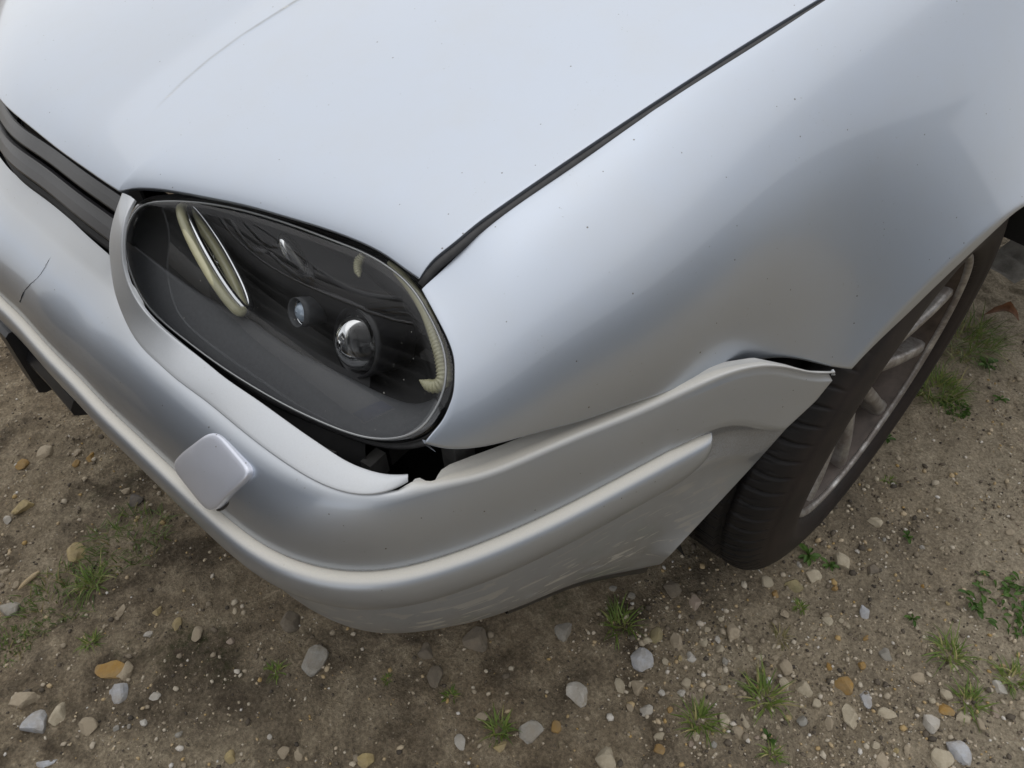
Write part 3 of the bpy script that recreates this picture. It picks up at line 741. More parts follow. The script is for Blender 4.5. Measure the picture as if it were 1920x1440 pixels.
# ------------------------------------------------------------------ grille
grille = empty('grille', (0, 0, .65), car)
def gchild(name, svals, sec, mat):
    o = sweep_obj(name, svals, sec, mat, None); o.parent = grille; o.matrix_parent_inverse = Matrix.Translation((0, 0, -.65)); return o
gs = np.linspace(-.425, .425, 70)
gchild('slat', gs, [(.1225, .6745), (.1205, .6745), (.1150, .6690), (.1095, .6625), (.1090, .6605), (.111, .6595), (.116, .6640), (.1225, .6700)], M_GRILLE)
gchild('slat', gs, [(.1085, .6500), (.1065, .6500), (.099, .6430), (.0925, .6350), (.0920, .6325), (.094, .6310), (.100, .6370), (.1085, .6450)], M_GRILLE)
gchild('slat_lip', gs, [(.1075, .6560), (.1035, .6572), (.1020, .6555), (.1035, .6540), (.108, .6540)], M_GRILLE)
gchild('grille_backing', gs, [(.135, .700), (.132, .700), (.132, .58), (.135, .58)], M_DARKIN)
gchild('grille_frame', gs, [(.100, .622), (.096, .622), (.0925, .618), (.0925, .612), (.120, .612), (.120, .622)], M_DARKIN)

# ------------------------------------------------------------------ headlight
def lens_z(x, y):
    x = (np.asarray(x)-.6)/.15; y = (np.asarray(y)-.15)/.08
    return sum(c*t for c, t in zip(LCO, [np.ones_like(x), x, y, x*x, x*y, y*y, x**3, x*x*y, x*y*y, y**3]))
loop = resample(LENS, 160, closed=True, smooth=4)
cxy = np.array([.61, .155])
def make_headlight(mirror):
    hl = empty('headlight', (0, 0, 0), car)
    sg = -FAR if mirror else 1.
    def add(name, V, F, mat, parent=hl, **kw):
        V = np.array(V, float); V[:, 0] *= sg
        if mirror: F = [tuple(f)[::-1] for f in F]
        return mesh_obj(name, V, F, mat, parent, **kw)
    # lens: rings from rim to middle
    rings = []
    def ringpts(f): 
        q = cxy+(loop[:, :2]-cxy)*f; return np.c_[q, lens_z(q[:, 0], q[:, 1])]
    base = ringpts(1.0)
    nrm = lambda q: np.cross(np.roll(q, -1, 0)-np.roll(q, 1, 0), q-np.r_[cxy, lens_z(*cxy)])
    outw = base[:, :2]-np.c_[cxy[None]]; outw = np.c_[outw/np.linalg.norm(outw, axis=1, keepdims=True), np.zeros(len(base))]
    inn = np.array([-.25, .75, -.60])
    rings.append(base+outw*.0016+inn*.005); rings.append(base+outw*.0016+inn*.003); rings.append(base+outw*.0009+inn*.0012)
    for f in (1., .985, .965, .93, .87, .78, .66, .52, .37, .22, .1):
        rings.append(ringpts(f)-inn*(.0035*min(1, (1-f)/.045) if f < 1 else 0))
    R_ = np.stack(rings, 1)
    F = grid_faces(160, len(rings), True)
    V = R_.reshape(-1, 3); c_ = len(V); V = np.vstack([V, np.r_[cxy, lens_z(*cxy)]-inn*.0035])
    F += [(i*len(rings)+len(rings)-1, ((i+1) % 160)*len(rings)+len(rings)-1, c_) for i in range(160)]
    add('lens', V, [f[::-1] for f in F], M_LENS)
    V, F = tube(ringpts(.972)-inn*.0022, .0012, 6, closed=True); add('rim_highlight_bead', V, F, M_RIM_HIGHLIGHT)  # pale grey bead added as the highlight along the lens rim
    # housing: black rim flange and bowl
    hr = []
    hr.append(base+outw*.0045+inn*.006)
    hr.append(base+outw*.0040+inn*.0025); hr.append(base+outw*.0020+inn*.0030); hr.append(base+outw*.0018+inn*.012)
    back = lambda f, dy: np.c_[(cxy+(base[:, :2]-cxy)*f)+np.array([-.01, dy]), .635+(base[:, 2]-.635)*f]
    hr.append(base+outw*.002+inn*.016); hr.append(back(.985, .05)); hr.append(back(.88, .10)); hr.append(back(.3, .12)); hr.append(back(.02, .12))
    R_ = np.stack(hr, 1)
    add('housing', R_.reshape(-1, 3), grid_faces(160, len(hr), True), M_LAMPIN)
    # outer gasket
    V, F = tube(base+outw*.0055+inn*.010, .004, 6, closed=True); add('gasket', V, F, M_RUBBER)
    # bezel floor
    lo = np.array(LENS)[[28, 27, 26, 25, 24, 23, 22, 21, 20, 19, 18, 17, 16, 15]]
    lo = resample(lo, 60)-0; ctr = np.r_[cxy, .64]
    fr = resample(FLOOR_, 60, smooth=4)
    lo2 = lo+(ctr-lo)*.012+inn*.0015
    q = []
    for f in np.linspace(0, 1, 10):
        g = lo2*(1-f)+fr*f; g[:, 2] += .004*math.sin(math.pi*f); q.append(g)
    fr2 = fr+np.array([-.002, .012, -.03]); q.append(fr+np.array([-.002, .003, -.004])); q.append(fr2)
    R_ = np.stack(q, 1)
    add('bezel', R_.reshape(-1, 3), grid_faces(60, len(q)), M_FLOOR)
    # inner ring with chrome back edge
    rg = resample(RING_, 90, closed=True)
    V, F = tube(rg, .0048, 12, closed=True); ro = add('light_ring', V, F, M_RING)
    off = np.array([-.020, .004, -.013])
    rc = rg.mean(0)
    V, F = tube(rc+(rg-rc)*1.02+off*.40+np.array([.003, .006, .002]), .0040, 10, closed=True); add('chrome_rim', V, F, M_CHROME, ro)
    rc = rg.mean(0)
    disc = [rc+(rg-rc)*f+off*(.75+.5*(1-f)) for f in (.97, .6, .3, .02)]
    add('reflector', np.stack(disc, 1).reshape(-1, 3), grid_faces(90, 4, True), M_CHROME, ro)
    # outer arc, ribbed towards its lower end
    ac = resample(ARC_, 220, smooth=3); k = np.arange(220)
    rr = np.interp(k, [0, 20, 110, 180, 205, 219], [.0020, .0042, .0058, .0066, .0050, .0008])*(1+.10*np.sin(k*1.35)*np.clip((k-95)/60, 0, 1))
    V, F = tube(ac, rr, 10); add('light_arc', V, F, M_RING)
    a2 = resample(ARC2_, 60); rr = np.interp(np.arange(60), [0, 15, 45, 59], [.003, .0045, .0035, .001])*(1+.1*np.sin(np.arange(60)*1.1))
    V, F = tube(a2, rr, 8); add('light_arc', V, F, M_RING)
    # projector: clear dome in a dark cup; the cup opens towards the road ahead
    axis = np.array([.16, -.90, .40]); axis /= np.linalg.norm(axis)
    def dome(c, R, h0=-.2, n=40, m=16):
        e1 = np.cross(axis, [0, 0, 1]); e1 /= np.linalg.norm(e1); e2 = np.cross(axis, e1)
        ph = np.linspace(math.pi*.02, math.pi*.62, m); th = np.linspace(0, 2*np.pi, n, endpoint=False)
        V = np.stack([c+R*(math.cos(p)*axis+math.sin(p)*(np.cos(t)*e1+np.sin(t)*e2)) for t in th for p in ph])
        return V, grid_faces(n, m, True)+[tuple(i*m for i in range(n)), tuple(i*m+m-1 for i in range(n))[::-1]]
    def cup(c, R, L, t0=.0):
        e1 = np.cross(axis, [0, 0, 1]); e1 /= np.linalg.norm(e1); e2 = np.cross(axis, e1)
        th = np.linspace(0, 2*np.pi, 40, endpoint=False)
        pr_ = [(R*.96, -.004), (R*1.03, .010), (R*1.12, .011), (R*1.14, .004), (R*1.05, -L), (R*.6, -L*1.2), (.0005, -L*1.25)]
        V = np.stack([c+a*(math.cos(t)*e1+math.sin(t)*e2)+b*axis for t in th for a, b in pr_])
        return V, grid_faces(40, len(pr_), True)
    pc = np.array(PROJ_)
    V, F = cup(pc, .0285, .035); pj = add('projector', V, F, M_BLACK)
    V, F = dome(pc, .027); add('projector_lens', V, F, M_CLEAR, pj)
    p2 = np.array(PROJ2_)
    V, F = cup(p2, .0125, .022); pk = add('side_light', V, F, M_FLOOR)
    V, F = dome(p2, .0105); add('side_light_lens', V, F, M_BLUEGL, pk)
    e1 = np.cross(axis, [0, 0, 1]); e1 /= np.linalg.norm(e1); e2 = np.cross(axis, e1); th = np.linspace(0, 2*np.pi, 40, endpoint=False)
    V, F = tube(np.stack([p2+.0128*(math.cos(t)*e1+math.sin(t)*e2)+.003*axis for t in th]), .0013, 6, closed=True); add('trim_ring', V, F, M_CHROME, pk)
    # indicator bulb
    bb = np.array(BULB_); a_ = np.array(RING_)[12]-np.array(RING_)[0]; a_ /= np.linalg.norm(a_)
    uu = np.linspace(0, math.pi, 14); th = np.linspace(0, 2*np.pi, 20, endpoint=False); b1 = np.cross(a_, axis); b1 /= np.linalg.norm(b1); b2 = np.cross(a_, b1)
    V = np.stack([bb+a_*.024*math.cos(u)+.0095*math.sin(u)*(math.cos(t)*b1+math.sin(t)*b2) for t in th for u in uu]); add('indicator_bulb', V, grid_faces(20, 14, True), M_BULB)
    # back shell of the reflector unit between the lamps
    V, F = tube(np.stack([np.array([.50, .235, .665]), np.array([.60, .26, .66]), np.array([.70, .275, .65])]), .02, 10); add('reflector_shell', V, F, M_LAMPIN)
    return hl
make_headlight(False)
make_headlight(True)

# ------------------------------------------------------------------ dark inner structure seen through the gaps
structure = empty('inner_structure', (0, 0, 0), car)
def sgrid(name, svals, dz, mat):
    Q = sweep(svals, dz); n, m = Q.shape[:2]; return mesh_obj(name, Q.reshape(-1, 3), grid_faces(n, m), mat, structure)
sgrid('crash_beam', np.linspace(-.84, .84, 80), [(.14, .60), (.085, .56), (.075, .50), (.085, .40), (.15, .38)], M_DARKIN)
sgrid('inner_wall', np.linspace(-1.9, 1.9, 160), [(.165, .66), (.17, .60), (.18, .40), (.19, .22)], M_DARKIN)
V, F = joinvf([box_vf((0, .75, .60), (.62, .50, .004)), box_vf((0, .95, .21), (.55, .60, .004))]); mesh_obj('undertray', V, F, M_DARKIN, structure)
M_BRK = simple('dusty grey bracket', (.075, .073, .070), .7, n=50, amp=.4)
for c_, h_ in (((.66, .235, .52), (.012, .035, .05)), ((.58, .20, .50), (.04, .02, .03)), ((.70, .28, .56), (.02, .02, .04)), ((.785, .235, .560), (.008, .012, .035)), ((.700, .150, .545), (.012, .006, .010)), ((.735, .175, .540), (.006, .010, .012))):
    V, F = box_vf(c_, h_, Matrix.Rotation(.35, 3, 'Z')); mesh_obj('bracket', V, F, M_BRK, structure, smooth=False)
for sg in (1, -1):
    th = np.linspace(rad(14), rad(205), 40); xs = np.linspace(.50, .81, 6)
    V = np.array([(sg*x, .855+.352*math.cos(t), .312+.335*math.sin(t)) for t in th for x in xs]); mesh_obj('wheel_arch_liner', V, grid_faces(40, 6), M_DARKIN, structure)
    V = np.array([(sg*.50, .855+.352*math.cos(t)*r, .312+.335*math.sin(t)*r) for t in th for r in (0.05, 1.)]); mesh_obj('wheel_arch_wall', V, grid_faces(40, 2), M_DARKIN, structure)
# the rest of the body behind the wheel: door, sill, cowl, windscreen, roof
M_TINT = simple('dark window glass', (.012, .014, .015), .04, coat=1.)
for sg in (1., -FAR):
    yy = np.linspace(1.215, 2.40, 14)
    pr_ = [(.815, .215), (.850, .235), (.856, .34), (.857, .50), (.855, .62), (.845, .72), (.815, .81), (.770, .865), (.722, .89), (.715, .87)]
    def side_obj(name, pts, ys, mat):
        V = np.array([(sg*x, y, z+.045*(y-1.2)*(z > .7)) for y in ys for x, z in pts]); return mesh_obj(name, V, grid_faces(len(ys), len(pts)), mat, car)
    dr = side_obj('door', [(.852, .285)]+pr_[2:], np.linspace(1.30, 2.40, 12), M_PAINT_PLAIN)
    V, F = box_vf((sg*.865, 2.22, .72), (.008, .075, .014)); mesh_obj('door_handle', V, F, M_BLACK, dr)
    re_ = side_obj('rear_fender', [(.852, .285)]+pr_[2:], np.linspace(1.218, 1.294, 4), M_PAINT_PLAIN)
    V = np.array([(sg*(x-.014), y, z-.004) for y in (1.13, 1.30) for x, z in [(.858, .52), (.857, .60), (.846, .70), (.815, .80), (.760, .86), (.715, .87)]]); mesh_obj('door_jamb', V, grid_faces(2, 6), M_BLACK, re_)
    side_obj('sill', [(.80, .235), (.838, .225), (.842, .19), (.81, .165), (.74, .165)], np.linspace(1.46, 2.6, 6), M_BLACK)
    V = np.array([(sg*.715, 1.34, .93), (sg*.715, 2.40, .96), (sg*.58, 2.35, 1.36), (sg*.58, 1.85, 1.36)]); mesh_obj('side_window', V, [(0, 1, 2, 3)], M_TINT, car)
    V, F = tube([(sg*.712, 1.24, .925), (sg*.65, 1.54, 1.15), (sg*.565, 1.84, 1.375), (sg*.56, 2.5, 1.41)], .028, 8); mesh_obj('roof_pillar', V, F, M_PAINT_PLAIN, car)
V = np.array([(x, 1.23+.07*(1-(x/.7)**2), .945+.035*(1-(x/.7)**2)) for x in np.linspace(-.78, .70, 14)]+[(x, 1.36, .955) for x in np.linspace(-.78, .70, 14)]); mesh_obj('cowl', V, grid_faces(2, 14), M_BLACK, car)
V = np.array([(x*(1-.21*f), 1.30+.55*f-.05*(x/.7)**2, .96+.42*f+.02*(1-(x/.7)**2)) for f in np.linspace(0, 1, 6) for x in np.linspace(-.78, .70, 12)]); mesh_obj('windscreen', V, grid_faces(6, 12), M_TINT, car)
V = np.array([(x, y, 1.405+.03*(1-(x/.6)**2)) for y in np.linspace(1.84, 3.2, 6) for x in np.linspace(-.64, .565, 12)]); mesh_obj('roof', V, grid_faces(6, 12), M_PAINT_PLAIN, car)
# black lip under the rear end of the bumper
ls = np.linspace(.985, 1.187, 30); lb = _fB(ls)
V = np.concatenate([sdz(ls, lb[:, 0]+o_, lb[:, 1]+z_)[:, None] for o_, z_ in ((-.001, .004), (.001, -.006), (.006, -.018), (.03, -.028))], 1)
mesh_obj('lower_lip', V.reshape(-1, 3), grid_faces(30, 4), M_BLACK, bumper)
# pale torn edge of the arch liner behind the wheel
V = np.array([(x_+.004*math.sin(k*2.1), y_, z_+.006*math.sin(k*3.3+j)) for k, (y_, z_) in enumerate(zip(np.linspace(1.19, 1.32, 9), np.linspace(.335, .375, 9))) for j, x_ in enumerate((.800, .775, .74))])
mesh_obj('torn_liner_edge', V, grid_faces(9, 3), simple('pale plastic', (.30, .28, .25), .7, n=60, amp=.4), structure)
# ------------------------------------------------------------------ wheel
def make_wheel(sg):
    # built with the axle along X at the origin, outer face at +X, then placed
    w = empty('wheel', (0, 0, 0), car)
    w.location = (sg*.741, .850, .310); w.rotation_euler = (0, .065, .21)
    Rt = .318
    prof = [(-.085, .205), (-.098, .225), (-.101, .255), (-.096, .285), (-.088, .303), (-.078, .3125), (-.066, .3165), (-.050, .3178), (-.047, .3178), (-.0455, .3105), (-.0385, .3105), (-.037, .318), (-.010, .3184), (-.0085, .311), (-.0015, .311), (0, .3184), (.030, .318), (.0315, .3105), (.039, .3105), (.0405, .3178),
            (.048, .3172), (.055, .3160), (.062, .3138), (.068, .3106), (.074, .3060), (.0795, .2995), (.084, .2920), (.0875, .2835), (.0882, .283), (.0910, .2740), (.0945, .262), (.0970, .250), (.0975, .240), (.0965, .231), (.0955, .2295), (.0935, .222), (.0890, .214), (.0830, .2085), (.072, .206)]
    prof = np.array(prof)
    def rm(th, x):
        ph = (th*78/(2*np.pi)+np.where(x > 0, 1, -1)*np.abs(x)*11+.25*np.sin(np.abs(x)*60)) % 1.0
        zone = ((np.abs(x) > .041) & (np.abs(x) < .083))*1.
        g = np.clip((.10-np.abs(ph-.5))/.05, 0, 1)
        ph2 = (th*66/(2*np.pi)+x*9+.5) % 1.0; g2 = np.clip((.06-np.abs(ph2-.5))/.03, 0, 1)*((np.abs(x) < .037))
        ph3 = (th*132/(2*np.pi)+np.abs(x)*16+.2*np.sin(np.abs(x)*90)+.31) % 1.0; g3 = np.clip((.07-np.abs(ph3-.5))/.04, 0, 1)*((np.abs(x) > .043) & (np.abs(x) < .068))
        return -.0042*g*zone-.004*g2-.0022*g3
    V = lathe(prof, 1320, (0, 0, 0), rmod=rm)
    dust = np.broadcast_to(sstep((prof[:, 0]-.070)/.02)[None], V.shape[:2])
    o = grid_obj('tyre', V, M_TYRE, w, closed_u=True, attrs={'dust': dust}, flip=True)
    rimp = [(.0770, .2070), (.0805, .2085), (.0825, .2070), (.0825, .2040), (.0800, .2015), (.0740, .1985), (.0660, .1960), (.050, .1925), (.035, .1900), (-.02, .186), (-.08, .19)]
    V = lathe(rimp, 160, (0, 0, 0)); rim = grid_obj('rim', V, M_RUST, w, closed_u=True, flip=True)
    lip = [(.0835, .2085), (.0850, .2060), (.0848, .2030), (.0825, .2006), (.0780, .1990), (.0765, .2000)]
    V = lathe(lip, 200, (0, 0, 0)); grid_obj('rim_lip', V, M_ALLOY, rim, closed_u=True, flip=True)
    for k in range(11):
        a0 = 2*math.pi*k/11+.30
        pts = []
        for f in np.linspace(0, 1, 9):
            r = .045+f*.153; hw = .0115-.002*f+.008*max(0, f-.8)*5*.6; xo = .050+.010*math.sin(f*math.pi*.6)+.014*f
            for (c, dx) in ((-1., -.030), (-1., -.006), (-.75, 0.), (0, .002), (.75, 0.), (1., -.006), (1., -.030)):
                a = a0+hw*c/r; pts.append((xo+dx, r*math.cos(a), r*math.sin(a)))
        V = np.array(pts); mesh_obj('spoke', V, grid_faces(9, 7, flip=False), M_ALLOY, rim)
    hub = [(.005, .065), (.045, .062), (.053, .052), (.054, .036), (.059, .034), (.062, .028), (.063, .001)]
    V = lathe(hub, 60, (0, 0, 0)); hb_ = grid_obj('hub', V, M_ALLOY, rim, closed_u=True, flip=True)
    for k in range(5):
        a = 2*math.pi*k/5; V, F = tube([(.045, .048*math.cos(a), .048*math.sin(a)), (.060, .048*math.cos(a), .048*math.sin(a))], .008, 6); mesh_obj('wheel_bolt', V, F, M_CHROME, w)
    V = lathe([(.015, .03), (.015, .13), (.005, .132), (.005, .03)], 80, (0, 0, 0)); grid_obj('brake_disc', V, M_RUST, w, closed_u=True)
    return w
make_wheel(1)

# ------------------------------------------------------------------ opposite car, outside the picture, built extra tall to darken the headlamp glass
def make_tall_car(x0, y0):
    oc = empty('tall_car', (x0, y0, 0)); tag(oc, 'unseen dark grey car parked nose to nose, built tall to darken the headlight glass', 'tall_car')
    mp = simple('dark grey paint', (.045, .047, .052), .3, .4, n=10, amp=.15, coat=.6)
    # body loft: rows front to back (distance back, half width, lower z, shoulder z, top z, top half width)
    rows = [(0, .80, .36, .90, 1.30, .70), (.05, .92, .32, 1.10, 1.48, .80), (.25, .95, .30, 1.20, 1.66, .82), (.80, .96, .30, 1.28, 2.08, .80), (2.4, .96, .30, 1.30, 2.14, .82), (4.6, .95, .30, 1.30, 2.12, .82), (4.7, .90, .40, 1.2, 2.0, .78)]
    P = []
    for d, hw, z0, zs_, zt, tw in rows:
        half = [(hw*.92, z0), (hw, z0+.14), (hw, (z0+zs_)/2), (hw*.985, zs_), ((hw+tw)/2, zs_+(zt-zs_)*.72), (tw, zt-.015), (tw*.6, zt), (0, zt+.012)]
        P.append([(x, -d, z) for x, z in half]+[(-x, -d, z) for x, z in half[::-1][1:]])
    P = np.array(P); n, m = P.shape[:2]
    mesh_obj('body', P.reshape(-1, 3), grid_faces(n, m)+[tuple(range(m)), tuple((n-1)*m+j for j in range(m))[::-1]], mp, oc)
    V, F = box_vf((0, -.535, 1.885), (.70, .33, .006), Matrix.Rotation(rad(-37.5), 3, 'X')); mesh_obj('windscreen', V, F, simple('windscreen', (.02, .022, .025), .05, 0, coat=1.), oc)
    for z in (1.22, 1.27, 1.32, 1.37):
        V, F = box_vf((0, .004, z), (.52, .022, .012)); mesh_obj('grille_slat', V, F, M_BLACK, oc)
    for sx in (-1, 1):
        V, F = lathe([(0, .001), (.012, .05), (.006, .085), (-.02, .09)], 30, (0, 0, 0)).reshape(-1, 3), grid_faces(30, 4, True)
        V = np.stack([V[:, 1]*1.4+sx*.66, V[:, 0]-.01, V[:, 2]*1.5+.98], -1); mesh_obj('headlamp', V, F, simple('lamp glass', (.35, .36, .38), .1, .5, coat=1.), oc)
    # round emblem: ring and strokes
    th = np.linspace(0, 2*np.pi, 30, endpoint=False)
    V, F = tube(np.stack([.085*np.cos(th), np.full(30, .020), 1.52+.085*np.sin(th)], -1), .006, 6, closed=True)
    parts = [(V, F)]
    for a, b in (((-.028, .045), (0, .006)), ((0, .006), (.028, .045)), ((-.046, .020), (-.022, -.046)), ((-.022, -.046), (0, -.006)), ((0, -.006), (.022, -.046)), ((.022, -.046), (.046, .020))):
        parts.append(tube([(a[0]*1.5, .020, 1.52+a[1]*1.5), (b[0]*1.5, .020, 1.52+b[1]*1.5)], .008, 6))
    V, F = joinvf(parts); mesh_obj('emblem', V, F, M_CHROME, oc)
    V, F = box_vf((0, .028, 1.08), (.26, .006, .056)); pl = mesh_obj('number_plate', V, F, simple('white plate', (.72, .72, .70), .4), oc)
    V, F = box_vf((.245, .0355, 1.08), (.016, .001, .054)); mesh_obj('blue_band', V, F, simple('plate blue', (.01, .03, .25), .4), pl)
    cu = bpy.data.curves.new('plate_digits', 'FONT'); cu.body = '2387'; cu.size = .105; cu.align_x = 'CENTER'; cu.align_y = 'CENTER'; cu.extrude = .001
    cu.materials.append(M_BLACK); t = bpy.data.objects.new('plate_digits', cu); COL.objects.link(t); t.parent = pl; t.location = (-.06, .036, 1.08); t.rotation_euler = (rad(90), 0, rad(180))
    bpy.context.view_layer.update(); me = bpy.data.meshes.new_from_object(t); tm = bpy.data.objects.new('plate_digits', me); COL.objects.link(tm); tm.parent = pl; tm.location = t.location; tm.rotation_euler = t.rotation_euler; bpy.data.objects.remove(t)
    for sx in (-1, 1):
        for yy in (-.95, -3.9):
            th = [(-.09, .2), (-.1, .26), (-.08, .30), (.08, .30), (.1, .26), (.09, .2), (.05, .001)]
            V = lathe(th, 40, (sx*.76, yy, .30)); grid_obj('wheel', V, M_RUBBER, oc, closed_u=True)
    return oc
make_tall_car(-.08, -1.15)

# unseen blue-grey building, added and sized to darken and tint the flank's reflection
hs = empty('added_house', (6.6, 2.0, 0)); tag(hs, 'blue-grey rendered house across the lane, behind the viewer', 'added_house')
M_WALL = simple('blue-grey render', (.17, .205, .245), .9, n=4, amp=.15, bmp=.3, bscale=60)
M_ROOF = simple('dark roof tiles', (.05, .05, .055), .8, n=8, amp=.3)
parts = []
wins = [(y, z) for y in (-5.2, -2.4, .4, 3.2) for z in (1.5,)]
ys_ = [-7.5]+sorted({v for y, z in wins for v in (y-.55, y+.55)})+[5.0]; zs_ = [0, .9, 2.1, 2.9]
for i in range(len(ys_)-1):
    for k in range(len(zs_)-1):
        if i % 2 == 1 and k == 1: continue
        parts.append(box_vf((.15, .5*(ys_[i]+ys_[i+1]), .5*(zs_[k]+zs_[k+1])), (.15, .5*(ys_[i+1]-ys_[i]), .5*(zs_[k+1]-zs_[k]))))
V, F = joinvf(parts); mesh_obj('wall', V, F, M_WALL, hs, smooth=False)
V = np.array([(-.5, -8, 2.85), (-.5, 5.5, 2.85), (3.6, 5.5, 4.3), (3.6, -8, 4.3), (7.6, -8, 2.85), (7.6, 5.5, 2.85)]); mesh_obj('roof', V, [(0, 1, 2, 3), (3, 2, 5, 4), (0, 3, 4), (1, 5, 2)], M_ROOF, hs, smooth=False)
for y, z in wins:
    V, F = box_vf((.12, y, z), (.01, .55, .60)); w_ = mesh_obj('window', V, F, M_TINT, hs, smooth=False)
    V, F = joinvf([box_vf((.09, y, z), (.03, .03, .60)), box_vf((.09, y-.52, z), (.03, .03, .60)), box_vf((.09, y+.52, z), (.03, .03, .60)), box_vf((.09, y, z+.575), (.03, .55, .025)), box_vf((.09, y, z-.575), (.03, .55, .025))]); mesh_obj('window_frame', V, F, M_WALL, w_, smooth=False)

# ------------------------------------------------------------------ ground
def vnoise(x, y, sc, seed):
    r = np.random.default_rng(seed); N = 256; T = r.random((N, N))
    x = x*sc; y = y*sc; xi = np.floor(x).astype(int); yi = np.floor(y).astype(int); fx = x-xi; fy = y-yi
    fx = fx*fx*(3-2*fx); fy = fy*fy*(3-2*fy)
    g = lambda a, b: T[a % N, b % N]
    return (g(xi, yi)*(1-fx)*(1-fy)+g(xi+1, yi)*fx*(1-fy)+g(xi, yi+1)*(1-fx)*fy+g(xi+1, yi+1)*fx*fy)-.5
def gh(x, y):
    x = np.asarray(x, float); y = np.asarray(y, float)
    h = .016*vnoise(x, y, 3.1, 1)+.012*vnoise(x, y, 9, 2)+.0075*vnoise(x+y*.3, y-x*.3, 24, 3)+.0055*vnoise(x, y, 55, 4)+.0036*vnoise(x, y, 125, 5)
    cl = np.clip(vnoise(x+3, y, 34, 6)+vnoise(x, y+5, 70, 7)*.6-.18, 0, 1)
    h = h+.012*cl
    # flattened where the tyre stands
    f = np.exp(-(((x-.74)/.12)**2+((y-.84)/.12)**2)); h = h*(1-f)
    return h
ST = .0052
xs = np.r_[[-80, -30, -12, -6, -3, -1.8, -1.2, -.95], np.arange(-.80, 1.50, ST), [1.6, 1.8, 2.2, 3, 5, 9, 16, 35, 80]]
ys = np.r_[[-80, -30, -12, -6, -3, -1.8, -1.2, -.8], np.arange(-.62, 1.98, ST), [2.05, 2.2, 2.6, 3.4, 5, 9, 16, 35, 80]]
GX, GY = np.meshgrid(xs, ys, indexing='ij')
GZ = gh(GX, GY)
n_, m_ = GX.shape
V = np.stack([GX, GY, GZ], -1).reshape(-1, 3).astype(np.float32)
ii, jj = np.meshgrid(np.arange(n_-1), np.arange(m_-1), indexing='ij')
a_ = (ii*m_+jj).ravel(); Fq = np.stack([a_, a_+m_, a_+m_+1, a_+1], 1).astype(np.int32)
def big_mesh(name, V, Fq, mat, parent=None, smooth=True, attrs=None):
    me = bpy.data.meshes.new(name); k = Fq.shape[1]
    me.vertices.add(len(V)); me.vertices.foreach_set('co', np.asarray(V, np.float32).ravel())
    me.loops.add(len(Fq)*k); me.loops.foreach_set('vertex_index', np.asarray(Fq, np.int32).ravel())
    me.polygons.add(len(Fq)); me.polygons.foreach_set('loop_start', np.arange(0, len(Fq)*k, k, dtype=np.int32))
    me.polygons.foreach_set('loop_total', np.full(len(Fq), k, np.int32))
    me.update(calc_edges=True)
    me.polygons.foreach_set('use_smooth', np.full(len(Fq), smooth))
    me.materials.append(mat)
    for kk, a in (attrs or {}).items():
        at = me.attributes.new(kk, 'FLOAT', 'POINT'); at.data.foreach_set('value', np.asarray(a, np.float32).ravel())
    o = bpy.data.objects.new(name, me); COL.objects.link(o)
    if parent: o.parent = parent
    return o
def make_soil():
    m, t, p = new_mat('soil')
    c = coords(t)
    f1 = noise(t, 2.6, 6, .6, c); f2 = noise(t, 26, 8, .72, c); f3 = noise(t, 190, 6, .75, c)
    col = ramp(t, f2, [(.28, (.130, .098, .062)), (.50, (.345, .272, .184)), (.75, (.60, .50, .36))])
    col = mix(t, ramp(t, f1, [(.38, 0.), (.66, .75)]), col, mix(t, f2, (.32, .26, .18), (.62, .53, .39)))
    col = mix(t, ramp(t, noise(t, 6, 8, .7, c, .4), [(.47, 0.), (.62, .85)]), col, (.095, .073, .050))
    sx = nd(t, 'ShaderNodeSeparateXYZ'); t.links.new(c, sx.inputs[0])
    sandy = ramp(t, math_n(t, 'ADD', math_n(t, 'MULTIPLY', math_n(t, 'ADD', sx.outputs[0], math_n(t, 'MULTIPLY', sx.outputs[1], .5)), .5), math_n(t, 'MULTIPLY', noise(t, 5, 6, .7, c), .35)), [(.70, 0.), (.95, .85)])
    col = mix(t, sandy, col, mix(t, f2, (.35, .29, .205), (.72, .62, .47)))
    gr = ramp(t, f3, [(.30, .10), (.5, .48), (.68, .90)])
    col = mix(t, .65, col, gr, 'OVERLAY')
    # scattered crumbs and moss
    vo = nd(t, 'ShaderNodeTexVoronoi'); vo.inputs['Scale'].default_value = 230; t.links.new(c, vo.inputs['Vector'])
    crumb = math_n(t, 'MULTIPLY', ramp(t, vo.outputs['Distance'], [(.12, 1.), (.22, 0.)]), ramp(t, noise(t, 40, 3, .6, c), [(.52, 0.), (.6, .8)]))
    col = mix(t, crumb, col, mix(t, vo.outputs['Color'], (.34, .29, .22), (.20, .18, .15)))
    moss = math_n(t, 'MULTIPLY', ramp(t, noise(t, 3.4, 5, .6, c), [(.60, 0.), (.70, 1.)]), ramp(t, noise(t, 75, 6, .75, c), [(.46, 0.), (.62, .75)]))
    col = mix(t, moss, col, (.045, .060, .018))
    t.links.new(col, p.inputs['Base Color']); p.inputs['Roughness'].default_value = .92; p.inputs['Specular IOR Level'].default_value = .25
    hsum = math_n(t, 'ADD', math_n(t, 'MULTIPLY', f3, .7), math_n(t, 'MULTIPLY', noise(t, 700, 4, .7, c), .35))
    hsum = math_n(t, 'ADD', hsum, math_n(t, 'MULTIPLY', crumb, .4))
    bump(t, p, hsum, 1.0, .012)
    return m
ground = big_mesh('ground', V, Fq, make_soil()); ground['kind'] = 'structure'

